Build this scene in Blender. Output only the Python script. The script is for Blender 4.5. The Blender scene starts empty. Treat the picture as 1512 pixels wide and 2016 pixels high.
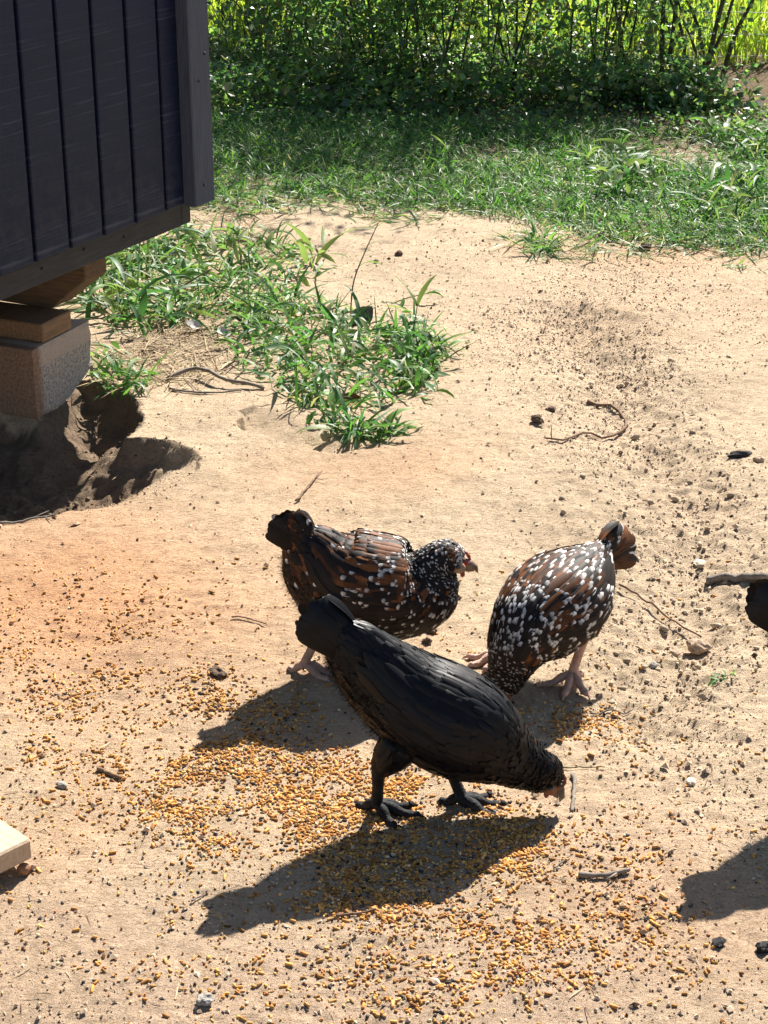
import bpy, math, random
import numpy as np
from mathutils import Vector, Matrix, noise as mnoise

random.seed(7)
rng = np.random.default_rng(7)
sc = bpy.context.scene
COL = sc.collection

# ------------------------------------------------------------------ camera
CAMZ, PITCH, FPX = 1.45, math.radians(23.3), 3500.0
cam_d = bpy.data.cameras.new('camera')
cam = bpy.data.objects.new('camera', cam_d)
COL.objects.link(cam)
cam.location = (0, 0, CAMZ)
cam.rotation_euler = (math.pi / 2 - PITCH, 0, 0)
cam_d.sensor_fit = 'VERTICAL'
cam_d.sensor_height = 24.0
cam_d.lens = 24.0 * FPX / 2016.0
cam_d.clip_start = 0.05
cam_d.clip_end = 2000
sc.camera = cam

# ------------------------------------------------------------------ world, sun, exposure
SUN_AZ, SUN_EL = math.radians(22.5), math.radians(43.0)      # where the sun stands, from +Y towards +X
w = bpy.data.worlds.new('World')
sc.world = w
w.use_nodes = True
nt = w.node_tree
bg = nt.nodes['Background']
sky = nt.nodes.new('ShaderNodeTexSky')
sky.sky_type = 'NISHITA'
sky.sun_disc = False
sky.sun_elevation = SUN_EL
sky.sun_rotation = SUN_AZ
nt.links.new(sky.outputs[0], bg.inputs[0])
bg.inputs[1].default_value = 0.052
sun_d = bpy.data.lights.new('sun', 'SUN')
sun_d.energy = 5.0
sun_d.angle = math.radians(0.53)
sun_d.color = (1.0, 0.945, 0.87)
sun = bpy.data.objects.new('sun', sun_d)
COL.objects.link(sun)
sdir = Vector((-math.sin(SUN_AZ) * math.cos(SUN_EL), -math.cos(SUN_AZ) * math.cos(SUN_EL), -math.sin(SUN_EL)))
sun.rotation_euler = sdir.to_track_quat('-Z', 'Y').to_euler()
sun.location = (2, 6, 6)
sc.view_settings.view_transform = 'Standard'
sc.view_settings.look = 'None'
sc.view_settings.exposure = 1.42
sc.view_settings.gamma = 1.0
sc.render.engine = 'CYCLES'
sc.cycles.max_bounces = 6
sc.cycles.transparent_max_bounces = 4

# ------------------------------------------------------------------ helpers
CP, SP = math.cos(PITCH), math.sin(PITCH)

def G(px, py, z=0.0):
    """the point of height z that the photograph shows at pixel (px, py)"""
    u, v = (px - 756) / FPX, (py - 1008) / FPX
    dz = -SP - v * CP
    t = (z - CAMZ) / dz
    return np.array([u * t, (CP - v * SP) * t, z])

def Gv(P, z=0.0):
    P = np.asarray(P, float)
    u, v = (P[:, 0] - 756) / FPX, (P[:, 1] - 1008) / FPX
    dz = -SP - v * CP
    t = (z - CAMZ) / dz
    return np.stack([u * t, (CP - v * SP) * t], 1)

def px_of(x, y, z=0.0):
    Z = y * CP + (CAMZ - z) * SP
    up = -(CAMZ - z) * CP + y * SP
    return 756 + FPX * x / Z, 1008 - FPX * up / Z

_T = np.random.default_rng(3).random((256, 256))
def vnoise(x, y):
    ix, iy = np.floor(x).astype(np.int64), np.floor(y).astype(np.int64)
    fx, fy = x - ix, y - iy
    fx, fy = fx * fx * (3 - 2 * fx), fy * fy * (3 - 2 * fy)
    a, b = _T[ix & 255, iy & 255], _T[(ix + 1) & 255, iy & 255]
    c, d = _T[ix & 255, (iy + 1) & 255], _T[(ix + 1) & 255, (iy + 1) & 255]
    return (a * (1 - fx) + b * fx) * (1 - fy) + (c * (1 - fx) + d * fx) * fy

def fbm(x, y, f, o=4, seed=0.0):
    s, a, n = 0.0, 1.0, 0.0
    for i in range(o):
        s = s + a * vnoise(x * f + seed + 17.3 * i, y * f + seed * 1.7 + 9.1 * i)
        n += a
        a *= 0.5
        f *= 2.03
    return s / n - 0.5

def sstep(a, b, x):
    t = np.clip((x - a) / (b - a), 0, 1)
    return t * t * (3 - 2 * t)

def dist_poly(P, L):
    """distance of points P (N,2) to polyline L"""
    d = np.full(len(P), 1e9)
    for a, b in zip(L[:-1], L[1:]):
        ab = b - a
        t = np.clip(((P - a) @ ab) / (ab @ ab), 0, 1)
        d = np.minimum(d, np.hypot(*(P - a - t[:, None] * ab).T))
    return d

def inside(P, L):
    r = np.zeros(len(P), bool)
    n = len(L)
    for i in range(n):
        (x1, y1), (x2, y2) = L[i], L[(i + 1) % n]
        c = ((y1 > P[:, 1]) != (y2 > P[:, 1])) & (P[:, 0] < (x2 - x1) * (P[:, 1] - y1) / (y2 - y1 + 1e-12) + x1)
        r ^= c
    return r

def fast_mesh(name, V, F, cols=None, smooth=True):
    """V (n,3); F array (m,3) or (m,4) or a list of such arrays"""
    me = bpy.data.meshes.new(name)
    V = np.ascontiguousarray(V, np.float32)
    if not isinstance(F, list):
        F = [F]
    F = [np.asarray(f, np.int32) for f in F if len(f)]
    me.vertices.add(len(V))
    me.vertices.foreach_set('co', V.ravel())
    nl = sum(f.size for f in F)
    npoly = sum(len(f) for f in F)
    me.loops.add(nl)
    me.loops.foreach_set('vertex_index', np.concatenate([f.ravel() for f in F]))
    me.polygons.add(npoly)
    tot = np.concatenate([np.full(len(f), f.shape[1], np.int32) for f in F])
    st = np.concatenate([[0], np.cumsum(tot)[:-1]]).astype(np.int32)
    me.polygons.foreach_set('loop_start', st)
    me.polygons.foreach_set('use_smooth', np.full(npoly, smooth))
    me.update(calc_edges=True)
    if cols is not None:
        c = np.ones((len(V), 4), np.float32)
        c[:, :3] = cols
        at = me.attributes.new('col', 'FLOAT_COLOR', 'POINT')
        at.data.foreach_set('color', c.ravel())
    return me

def add(name, me, mat=None, parent=None, **props):
    o = bpy.data.objects.new(name, me)
    COL.objects.link(o)
    if mat is not None and me is not None and len(me.materials) == 0:
        me.materials.append(mat)
    if parent is not None:
        o.parent = parent
    for k, v in props.items():
        o[k] = v
    return o

def empty(name, loc, rz=0, **props):
    o = bpy.data.objects.new(name, None)
    COL.objects.link(o)
    o.location = loc
    o.rotation_euler = (0, 0, rz)
    o.empty_display_size = 0.05
    for k, v in props.items():
        o[k] = v
    return o

def box_mesh(name, x0, x1, y0, y1, z0, z1, bev=0.002):
    """box with chamfered edges"""
    import bmesh
    bm = bmesh.new()
    vs = [bm.verts.new((x, y, z)) for x in (x0, x1) for y in (y0, y1) for z in (z0, z1)]
    for f in ((0, 1, 3, 2), (4, 6, 7, 5), (0, 4, 5, 1), (2, 3, 7, 6), (0, 2, 6, 4), (1, 5, 7, 3)):
        bm.faces.new([vs[i] for i in f])
    if bev:
        bmesh.ops.bevel(bm, geom=bm.edges[:], offset=bev, segments=1, affect='EDGES')
    me = bpy.data.meshes.new(name)
    bm.to_mesh(me)
    bm.free()
    return me

def tube_arrays(P, R, n=8, cap=True):
    P = np.asarray(P, float)
    R = np.asarray(R, float) * np.ones(len(P))
    T = np.gradient(P, axis=0)
    T /= np.linalg.norm(T, axis=1)[:, None] + 1e-12
    ref = np.array([0, 0, 1.0]) if abs(T[0][2]) < 0.8 else np.array([1.0, 0, 0])
    V = []
    for i in range(len(P)):
        a = np.cross(T[i], ref)
        a /= np.linalg.norm(a) + 1e-12
        b = np.cross(a, T[i])
        ref = b
        th = np.arange(n) * 2 * math.pi / n
        V.append(P[i] + R[i] * (np.cos(th)[:, None] * a + np.sin(th)[:, None] * b))
    V = np.concatenate(V)
    F = []
    for i in range(len(P) - 1):
        for j in range(n):
            F.append((i * n + j, i * n + (j + 1) % n, (i + 1) * n + (j + 1) % n, (i + 1) * n + j))
    T3 = []
    if cap:
        k = len(V)
        V = np.concatenate([V, [P[0], P[-1]]])
        m = (len(P) - 1) * n
        for j in range(n):
            T3.append((k, (j + 1) % n, j))
            T3.append((k + 1, m + j, m + (j + 1) % n))
    return V, np.array(F), np.array(T3).reshape(-1, 3)

def merge(parts):
    """merge [(V, F4, F3, col|None)]"""
    Vs, Q, T, C = [], [], [], []
    k = 0
    for p in parts:
        V, q, t = p[:3]
        Vs.append(V)
        if len(q): Q.append(np.asarray(q) + k)
        if len(t): T.append(np.asarray(t) + k)
        if len(p) > 3: C.append(np.broadcast_to(p[3], (len(V), 3)))
        k += len(V)
    F = []
    if Q: F.append(np.concatenate(Q))
    if T: F.append(np.concatenate(T))
    return np.concatenate(Vs), F, (np.concatenate(C) if C else None)

def smooth_line(P, n):
    P = np.asarray(P, float)
    t = np.linspace(0, len(P) - 1, n)
    i = np.clip(t.astype(int), 0, len(P) - 2)
    f = (t - i)[:, None]
    p0, p1, p2, p3 = P[np.maximum(i - 1, 0)], P[i], P[i + 1], P[np.minimum(i + 2, len(P) - 1)]
    return 0.5 * ((2 * p1) + (p2 - p0) * f + (2 * p0 - 5 * p1 + 4 * p2 - p3) * f ** 2 + (3 * p1 - p0 - 3 * p2 + p3) * f ** 3)

# ------------------------------------------------------------------ materials
def new_mat(name):
    m = bpy.data.materials.new(name)
    m.use_nodes = True
    n = m.node_tree.nodes
    return m, n, m.node_tree.links, n['Principled BSDF']

def ramp(n, l, src, stops):
    r = n.new('ShaderNodeValToRGB')
    el = r.color_ramp.elements
    while len(el) < len(stops):
        el.new(0.5)
    for e, (p, c) in zip(el, stops):
        e.position = p
        e.color = (*c, 1)
    l.new(src, r.inputs[0])
    return r.outputs[0]

def noise_node(n, l, scale, detail=4, rough=0.55, vec=None, dist=0.0):
    t = n.new('ShaderNodeTexNoise')
    t.inputs['Scale'].default_value = scale
    t.inputs['Detail'].default_value = detail
    t.inputs['Roughness'].default_value = rough
    t.inputs['Distortion'].default_value = dist
    if vec is not None:
        l.new(vec, t.inputs['Vector'])
    return t

def obj_coord(n, l, scale=(1, 1, 1)):
    tc = n.new('ShaderNodeTexCoord')
    mp = n.new('ShaderNodeMapping')
    mp.inputs['Scale'].default_value = scale
    l.new(tc.outputs['Object'], mp.inputs['Vector'])
    return mp.outputs[0]

def mix_col(n, l, fac, a, b, mode='MIX'):
    m = n.new('ShaderNodeMix')
    m.data_type = 'RGBA'
    m.blend_type = mode
    for s, v in ((0, fac), (6, a), (7, b)):
        if hasattr(v, 'is_linked'):
            l.new(v, m.inputs[s])
        else:
            m.inputs[s].default_value = v if s == 0 else (*v, 1)
    return m.outputs[2]

def bump(n, l, h, strength, dist, prev=None):
    b = n.new('ShaderNodeBump')
    b.inputs['Strength'].default_value = strength
    b.inputs['Distance'].default_value = dist
    l.new(h, b.inputs['Height'])
    if prev is not None:
        l.new(prev, b.inputs['Normal'])
    return b.outputs[0]

def attr_mat(name, rough=0.7, spec=0.3, translucent=0.0, tint=(1, 1, 1), bump_s=0.0, bump_scale=300, var=0.0):
    m, n, l, p = new_mat(name)
    a = n.new('ShaderNodeAttribute')
    a.attribute_name = 'col'
    c = a.outputs['Color']
    if var:
        nz = noise_node(n, l, 60, 3, vec=obj_coord(n, l))
        v = ramp(n, l, nz.outputs[0], [(0.3, (1 - var,) * 3), (0.7, (1 + var * 0.5,) * 3)])
        c = mix_col(n, l, 1.0, c, v, 'MULTIPLY')
    l.new(c, p.inputs['Base Color'])
    p.inputs['Roughness'].default_value = rough
    p.inputs['Specular IOR Level'].default_value = spec
    if bump_s:
        nz = noise_node(n, l, bump_scale, 3, vec=obj_coord(n, l))
        l.new(bump(n, l, nz.outputs[0], bump_s, 0.002), p.inputs['Normal'])
    if translucent:
        tr = n.new('ShaderNodeBsdfTranslucent')
        tc = mix_col(n, l, 1.0, c, tint, 'MULTIPLY')
        l.new(tc, tr.inputs['Color'])
        mx = n.new('ShaderNodeMixShader')
        mx.inputs[0].default_value = translucent
        l.new(p.outputs[0], mx.inputs[1])
        l.new(tr.outputs[0], mx.inputs[2])
        l.new(mx.outputs[0], n['Material Output'].inputs[0])
    return m

def plain_mat(name, col, col2=None, scale=40, rough=0.8, spec=0.25, stretch=(1, 1, 1), bump_s=0.3, bump_d=0.002, detail=5):
    m, n, l, p = new_mat(name)
    vec = obj_coord(n, l, stretch)
    nz = noise_node(n, l, scale, detail, vec=vec)
    col2 = col2 or tuple(c * 0.6 for c in col)
    l.new(ramp(n, l, nz.outputs[0], [(0.3, col2), (0.7, col)]), p.inputs['Base Color'])
    p.inputs['Roughness'].default_value = rough
    p.inputs['Specular IOR Level'].default_value = spec
    if bump_s:
        nz2 = noise_node(n, l, scale * 2.3, detail, vec=vec)
        l.new(bump(n, l, nz2.outputs[0], bump_s, bump_d), p.inputs['Normal'])
    return m

# ------------------------------------------------------------------ ground
BANK = Gv([(-260, 800), (-60, 812), (62, 829), (105, 803), (148, 752), (215, 752), (262, 774), (290, 802), (281, 845), (258, 874), (300, 872), (337, 879), (372, 890), (396, 912), (404, 936)])
NEAR = Gv([(404, 936), (330, 975), (240, 1003), (120, 1026), (0, 1046), (-300, 1090)])
PIT = np.concatenate([BANK, NEAR[1:]])
SCRAPE_B = Gv([(470, 846), (500, 868), (560, 884), (650, 898), (700, 892), (820, 880)])
SCRAPE = np.concatenate([SCRAPE_B, Gv([(830, 850), (700, 800), (560, 790), (490, 815)])])
RUT = Gv([(1120, 620), (1200, 740), (1245, 850), (1320, 960), (1375, 1080), (1350, 1190), (1320, 1290), (1260, 1400)])
LEDGE = Gv([(1165, 602), (1215, 616), (1250, 622), (1310, 618)])

def Hf(x, y):
    x = np.asarray(x, float)
    y = np.asarray(y, float)
    sh = x.shape
    x, y = x.ravel(), y.ravel()
    P = np.stack([x, y], 1)
    near = sstep(16, 9, np.hypot(x, y))
    h = 0.035 * fbm(x, y, 0.9, 2, 5.0) + 0.022 * fbm(x, y, 3.1, 3, 2.0)
    h += 0.010 * fbm(x, y, 11, 3, 8.0)
    m = (np.abs(x) < 2.2) & (y < 9)
    z = h.copy()
    if m.any():
        Q = P[m]
        xx, yy = Q[:, 0], Q[:, 1]
        fine = 0.0045 * fbm(xx, yy, 42, 3, 4.0)
        jx = 0.07 * fbm(xx, yy, 8, 3, 1.0) + 0.018 * fbm(xx, yy, 31, 3, 14.0)
        jy = 0.07 * fbm(xx, yy, 8, 3, 6.0) + 0.018 * fbm(xx, yy, 31, 3, 16.0)
        Qj = Q + np.stack([jx, jy], 1)
        # washed-out hollow below the coop
        ins = inside(Qj, PIT)
        db = np.where(ins, dist_poly(Qj, BANK), 0)
        dn = np.where(ins, dist_poly(Qj, NEAR), 0)
        d = (0.055 * sstep(0, 0.035, db) + 0.055 * sstep(0.02, 0.14, db)) * sstep(0.0, 0.26, dn)
        d = d * (1 + 0.55 * fbm(xx, yy, 14, 4, 13.0)) + 0.03 * np.abs(fbm(xx, yy, 22, 3, 15.0)) * sstep(0, 0.06, db) * sstep(0.05, 0.2, dn)
        lip = np.where(~ins, np.exp(-dist_poly(Qj, BANK) / 0.06), 0)
        zz = -d + 0.012 * lip
        # scrape by the weeds
        ins = inside(Qj, SCRAPE)
        db = np.where(ins, dist_poly(Qj, SCRAPE_B), 0)
        zz -= 0.03 * sstep(0.02, 0.22, np.hypot(*(Q - SCRAPE_B[-1]).T)) * np.where(ins, np.exp(-((db - 0.05) / 0.06) ** 2) * sstep(0, 0.02, db), 0)
        # trodden gully on the right
        dr = dist_poly(Qj, RUT)
        g = np.exp(-(dr / 0.10) ** 2)
        zz -= 0.034 * g * sstep(6, 4.2, yy)
        rough = 0.25 + 1.3 * np.exp(-(dr / 0.22) ** 2)
        zz += rough * (0.018 * np.abs(fbm(xx, yy, 26, 3, 3.0)) + 0.006 * fbm(xx, yy, 60, 2, 7.0))
        # little ledge
        dl = dist_poly(Qj, LEDGE)
        zz += 0.02 * np.exp(-(dl / 0.05) ** 2) * (fbm(xx, yy, 30, 2, 2.0) + 0.5)
        # ground scratched over by the birds
        sm = sstep(0.0, 0.22, fbm(xx, yy, 3.2, 3, 81.0)) * sstep(3.6, 3.0, yy)
        zz -= 0.016 * sm * np.abs(fbm(xx * 1.0, yy * 2.2, 17, 3, 83.0))
        z[m] += zz + fine
    return (z * near).reshape(sh) if sh else float((z * near)[0])

def hz(x, y):
    return float(Hf(np.array([x]), np.array([y]))[0])

def soil_color(x, y):
    """the soil's own colours: pale sand, orange clayey soil, grey silt, dark leaf mould under the hedge, plus painted pit shade"""
    px, py = px_of(x, y)
    n1 = fbm(x, y, 1.3, 4, 11.0)
    n2 = fbm(x, y, 5.0, 4, 21.0)
    pale = np.array([0.61, 0.48, 0.335])
    orange = np.array([0.62, 0.355, 0.20])
    grey = np.array([0.50, 0.372, 0.265])
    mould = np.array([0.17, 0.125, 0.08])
    pit_shade = np.array([0.20, 0.145, 0.10])  # shade in the hollow below the coop, painted into the soil colour
    green = np.array([0.09, 0.11, 0.035])
    def blob(cx, cy, rx, ry):
        c = G(cx, cy)
        e1, e2 = G(cx + rx, cy), G(cx, cy - ry)
        return np.exp(-((x - c[0]) / abs(e1[0] - c[0])) ** 2 - ((y - c[1]) / abs(e2[1] - c[1])) ** 2)
    fo = 0.95 * blob(120, 1180, 350, 180) + 0.3 * blob(500, 1300, 500, 250) + 0.5 * blob(780, 925, 220, 60) + 0.45 * blob(1330, 480, 300, 40) + 0.5 * blob(1280, 1800, 260, 140) + 0.4 * blob(150, 1600, 120, 120)
    fo = np.clip(fo + 0.9 * n1 + 0.5 * n2 * fo, 0, 1)
    fg = np.clip(sstep(2.35, 1.75, y) * 0.6 + 1.1 * n2 + 0.7 * n1, 0, 1)
    c = pale + (orange - pale) * fo[:, None]
    c = c + (grey - c) * fg[:, None]
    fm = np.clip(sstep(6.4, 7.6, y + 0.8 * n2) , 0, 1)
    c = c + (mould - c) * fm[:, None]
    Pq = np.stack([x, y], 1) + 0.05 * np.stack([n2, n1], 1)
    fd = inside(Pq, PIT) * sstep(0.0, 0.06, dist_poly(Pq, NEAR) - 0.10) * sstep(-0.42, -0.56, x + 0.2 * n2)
    c = c + (pit_shade - c) * (0.85 * fd)[:, None]
    fgn = sstep(9.5, 11, y)
    c = c + (green - c) * fgn[:, None]
    return c * (1 + 0.35 * n2[:, None])

xs = np.concatenate([-np.geomspace(300, 2.2, 26), np.arange(-2.15, -1.2, 0.035), np.arange(-1.2, 1.2, 0.0068), np.arange(1.2, 2.2, 0.035), np.geomspace(2.2, 300, 26)])
ys = np.concatenate([-np.geomspace(60, 0.3, 10), np.arange(0.0, 1.7, 0.1), np.arange(1.7, 4.5, 0.0068), np.arange(4.5, 7.5, 0.014), np.arange(7.5, 14, 0.06), np.geomspace(14.1, 600, 30)])
X, Y = np.meshgrid(xs, ys)
Z = Hf(X, Y)
nx, ny = len(xs), len(ys)
idx = np.arange(nx * ny).reshape(ny, nx)
Fg = np.stack([idx[:-1, :-1].ravel(), idx[:-1, 1:].ravel(), idx[1:, 1:].ravel(), idx[1:, :-1].ravel()], 1)
Vg = np.stack([X.ravel(), Y.ravel(), Z.ravel()], 1)

m, n, l, p = new_mat('sandy_soil')
a = n.new('ShaderNodeAttribute'); a.attribute_name = 'col'
vec = obj_coord(n, l)
n1 = noise_node(n, l, 38, 6, 0.65, vec)
n2 = noise_node(n, l, 160, 5, 0.7, vec)
v1 = ramp(n, l, n1.outputs[0], [(0.3, (0.80, 0.78, 0.75)), (0.65, (1.08, 1.06, 1.04))])
c = mix_col(n, l, 1.0, a.outputs['Color'], v1, 'MULTIPLY')
v2 = ramp(n, l, n2.outputs[0], [(0.32, (0.55, 0.47, 0.40)), (0.46, (1.0, 1.0, 1.0)), (0.75, (1.12, 1.11, 1.09))])
c = mix_col(n, l, 0.9, c, v2, 'MULTIPLY')
l.new(c, p.inputs['Base Color'])
p.inputs['Roughness'].default_value = 0.95
p.inputs['Specular IOR Level'].default_value = 0.1
vs = obj_coord(n, l, (1.0, 2.0, 1.0))
n3 = noise_node(n, l, 75, 7, 0.7, vs, 0.6)
b1 = bump(n, l, n3.outputs[0], 0.9, 0.016)
n4 = noise_node(n, l, 330, 4, 0.7, vec)
b2 = bump(n, l, n4.outputs[0], 0.9, 0.004, b1)
l.new(b2, p.inputs['Normal'])
MAT_SOIL = m
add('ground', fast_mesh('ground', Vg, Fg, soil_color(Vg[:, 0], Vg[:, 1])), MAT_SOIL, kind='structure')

# ------------------------------------------------------------------ coop
def paint_mat(name, base, streak, rough=0.55, axis='z'):
    """dark paint over rough-sawn wood: saw marks run across the board"""
    m, n, l, p = new_mat(name)
    vec = obj_coord(n, l, (2.5, 2.5, 150) if axis == 'z' else (150, 2.5, 2.5))
    saw = noise_node(n, l, 1.0, 4, 0.6, vec, 0.4)
    big = noise_node(n, l, 5, 3, 0.5, obj_coord(n, l))
    fine = noise_node(n, l, 90, 4, 0.6, obj_coord(n, l))
    c = ramp(n, l, big.outputs[0], [(0.35, tuple(x * 0.8 for x in base)), (0.7, base)])
    msk = n.new('ShaderNodeMath'); msk.operation = 'MULTIPLY'
    s1 = ramp(n, l, saw.outputs[0], [(0.56, (0, 0, 0)), (0.70, (1, 1, 1))])
    s2 = ramp(n, l, big.outputs[0], [(0.42, (0.06, 0.06, 0.06)), (0.66, (0.75, 0.75, 0.75))])
    l.new(s1, msk.inputs[0]); l.new(s2, msk.inputs[1])
    c = mix_col(n, l, msk.outputs[0], c, streak)  # pale sheen along the saw marks is put into the colour
    sz_ = n.new('ShaderNodeSeparateXYZ'); l.new(obj_coord(n, l), sz_.inputs[0])
    dr_ = n.new('ShaderNodeMapRange'); dr_.inputs[1].default_value = 0.75; dr_.inputs[2].default_value = 0.40
    l.new(sz_.outputs[2], dr_.inputs[0])
    spl = noise_node(n, l, 34, 6, 0.7, obj_coord(n, l))
    sp2 = ramp(n, l, spl.outputs[0], [(0.46, (0, 0, 0)), (0.66, (0.22, 0.22, 0.22))])
    dm = n.new('ShaderNodeMath'); dm.operation = 'MULTIPLY'
    l.new(dr_.outputs[0], dm.inputs[0]); l.new(sp2, dm.inputs[1])
    c = mix_col(n, l, dm.outputs[0], c, (0.085, 0.08, 0.08))
    l.new(c, p.inputs['Base Color'])
    p.inputs['Roughness'].default_value = rough
    p.inputs['Specular IOR Level'].default_value = 0.2
    b = bump(n, l, saw.outputs[0], 0.6, 0.004)
    l.new(bump(n, l, fine.outputs[0], 0.25, 0.002, b), p.inputs['Normal'])
    return m
MAT_SIDING = paint_mat('navy_siding_paint', (0.0062, 0.0118, 0.037), (0.07, 0.085, 0.125))
MAT_GROOVE = plain_mat('navy_groove_paint', (0.008, 0.010, 0.02), rough=0.7)
MAT_TRIM = plain_mat('weathered_charcoal_board', (0.07, 0.082, 0.115), (0.042, 0.05, 0.074), 30, 0.75, 0.3, (6, 6, 0.35), 0.5, 0.003)
MAT_RIM = plain_mat('weathered_grey_timber', (0.055, 0.054, 0.056), (0.032, 0.032, 0.034), 30, 0.8, 0.25, (0.4, 5, 5), 0.5, 0.003)
MAT_SKID = plain_mat('brown_treated_timber', (0.16, 0.105, 0.062), (0.085, 0.054, 0.034), 26, 0.8, 0.25, (5, 0.5, 6), 0.5, 0.003)
MAT_PAD = plain_mat('raw_brown_lumber', (0.30, 0.185, 0.105), (0.17, 0.10, 0.055), 26, 0.8, 0.25, (6, 0.5, 5), 0.5, 0.003)
MAT_ROOF = plain_mat('dark_shingle_roof', (0.06, 0.06, 0.06), rough=0.9)

B0 = np.array([-0.479, 4.36])
WDIR = np.array([0.443, 0.896]); WDIR /= np.linalg.norm(WDIR)
RZ = math.atan2(WDIR[1], WDIR[0])
coop = empty('chicken_coop', (B0[0], B0[1], 0.0), RZ, label='dark navy wooden chicken coop with grooved siding raised on a concrete block', category='coop')
# local axes: +x runs along the wall away from the camera, -y is outward
TOP = 1.75
add('backing_panel', box_mesh('backing_panel', -2.0, -0.09, -0.017, -0.001, 0.43, TOP, 0.001), MAT_GROOVE, coop)
pl = None
for k in range(15):
    x1 = -0.154 - 0.13 * k - 0.006
    me = pl
    if me is None:
        me = pl = box_mesh('plank', -0.118, 0, -0.028, -0.010, 0.424, TOP - 0.01, 0.0025)
    o = add('plank', me, MAT_SIDING, coop)
    o.location = (x1, random.uniform(-0.0008, 0.0008), random.uniform(-0.002, 0.002))
add('plank', box_mesh('plank_edge', -0.148, -0.05, -0.028, -0.010, 0.424, TOP - 0.01, 0.0025), MAT_SIDING, coop)
add('corner_board', box_mesh('corner_board', -0.083, 0.006, -0.067, -0.030, 0.421, TOP - 0.02, 0.003), MAT_TRIM, coop)
add('rim_board', box_mesh('rim_board', -2.0, -0.045, 0.0, 0.04, 0.36, 0.50, 0.003), MAT_RIM, coop)
add('rim_board', box_mesh('rim_board_end', -0.042, 0.0, 0.002, 1.2, 0.36, 0.50, 0.003), MAT_RIM, coop)
add('back_wall', box_mesh('back_wall', -0.048, -0.010, 0.001, 1.2, 0.503, TOP, 0.002), MAT_SIDING, coop)
add('front_wall', box_mesh('front_wall', -2.0, -1.96, 0.003, 1.2, 0.503, TOP, 0.002), MAT_SIDING, coop)
add('side_wall', box_mesh('side_wall', -1.95, -0.052, 1.16, 1.198, 0.503, TOP, 0.002), MAT_SIDING, coop)
add('floor_deck', box_mesh('floor_deck', -1.99, -0.06, 0.045, 1.15, 0.38, 0.42, 0.002), MAT_RIM, coop)
rf = add('roof', box_mesh('roof', -2.05, 0.05, -0.10, 1.28, 0, 0.04, 0.004), MAT_ROOF, coop)
rf.location = (0, 0, TOP + 0.03); rf.rotation_euler = (math.radians(3), 0, 0)
MAT_NAIL = plain_mat('nail_head', (0.02, 0.018, 0.018), rough=0.6, bump_s=0)
nl = None
for (a_, b_, z_) in ((-0.62, -0.0015, 0.395), (-0.46, -0.0015, 0.40), (-0.30, -0.0015, 0.392), (-0.80, -0.0015, 0.40), (-0.045, -0.0685, 0.47), (-0.05, -0.0685, 0.72), (-0.02, -0.0685, 0.78)):
    if nl is None:
        th = np.arange(8) * math.pi / 4
        V = np.concatenate([np.stack([0.004 * np.cos(th), np.zeros(8), 0.004 * np.sin(th)], 1), np.stack([0.0034 * np.cos(th), np.full(8, -0.002), 0.0034 * np.sin(th)], 1), [[0, -0.0024, 0]]])
        F4 = np.array([(i, (i + 1) % 8, 8 + (i + 1) % 8, 8 + i) for i in range(8)])
        F3 = np.array([(8 + i, 8 + (i + 1) % 8, 16) for i in range(8)])
        nl = fast_mesh('nail', V, [F4, F3])
    o = add('nail', nl, MAT_NAIL, coop); o.location = (a_, b_, z_)

# skid with its chamfered end, running across under the coop
def to_local(pt):
    d = np.asarray(pt[:2]) - B0
    return d @ WDIR, d @ np.array([-WDIR[1], WDIR[0]])
lx, ly = to_local((-0.70, 4.04))
prof = [(ly, 0.357), (ly, 0.30), (ly + 0.108, 0.217), (1.15, 0.217), (1.15, 0.357)]      # (y, z) outline
V = np.array([(lx, y_, z_) for y_, z_ in prof] + [(lx + 0.09, y_, z_) for y_, z_ in prof])
import bmesh
bm = bmesh.new()
bv = [bm.verts.new(v) for v in V]
bm.faces.new(bv[:5]); bm.faces.new(bv[5:][::-1])
for i in range(5):
    j = (i + 1) % 5
    bm.faces.new([bv[j], bv[i], bv[5 + i], bv[5 + j]])
bmesh.ops.recalc_face_normals(bm, faces=bm.faces[:])
bmesh.ops.bevel(bm, geom=bm.edges[:], offset=0.003, segments=1, affect='EDGES')
me = bpy.data.meshes.new('skid'); bm.to_mesh(me); bm.free()
add('skid', me, MAT_SKID, coop)

# concrete block and wood pad
m, n, l, p = new_mat('rough_concrete')
vec = obj_coord(n, l)
sep = n.new('ShaderNodeSeparateXYZ'); l.new(vec, sep.inputs[0])
nz = noise_node(n, l, 140, 4, 0.75, vec)
nb = noise_node(n, l, 12, 3, 0.5, vec)
base = ramp(n, l, nz.outputs[0], [(0.36, (0.17, 0.14, 0.12)), (0.5, (0.40, 0.35, 0.30)), (0.68, (0.58, 0.52, 0.46))])
front_brown = ramp(n, l, nz.outputs[0], [(0.34, (0.19, 0.115, 0.075)), (0.6, (0.34, 0.22, 0.15))])
ms = n.new('ShaderNodeMapRange'); ms.inputs[1].default_value = 0.02; ms.inputs[2].default_value = 0.04
l.new(sep.outputs[1], ms.inputs[0])                                # front face darker and browner
c = mix_col(n, l, ms.outputs[0], front_brown, base)
cap = ramp(n, l, nz.outputs[0], [(0.3, (0.42, 0.33, 0.26)), (0.7, (0.53, 0.43, 0.35))])
mz = n.new('ShaderNodeMapRange'); mz.inputs[1].default_value = 0.122; mz.inputs[2].default_value = 0.126
l.new(sep.outputs[2], mz.inputs[0])
mf = n.new('ShaderNodeMath'); mf.operation = 'MULTIPLY'; l.new(mz.outputs[0], mf.inputs[0]); l.new(ms.outputs[0], mf.inputs[1])
c = mix_col(n, l, mf.outputs[0], c, cap)
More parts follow.
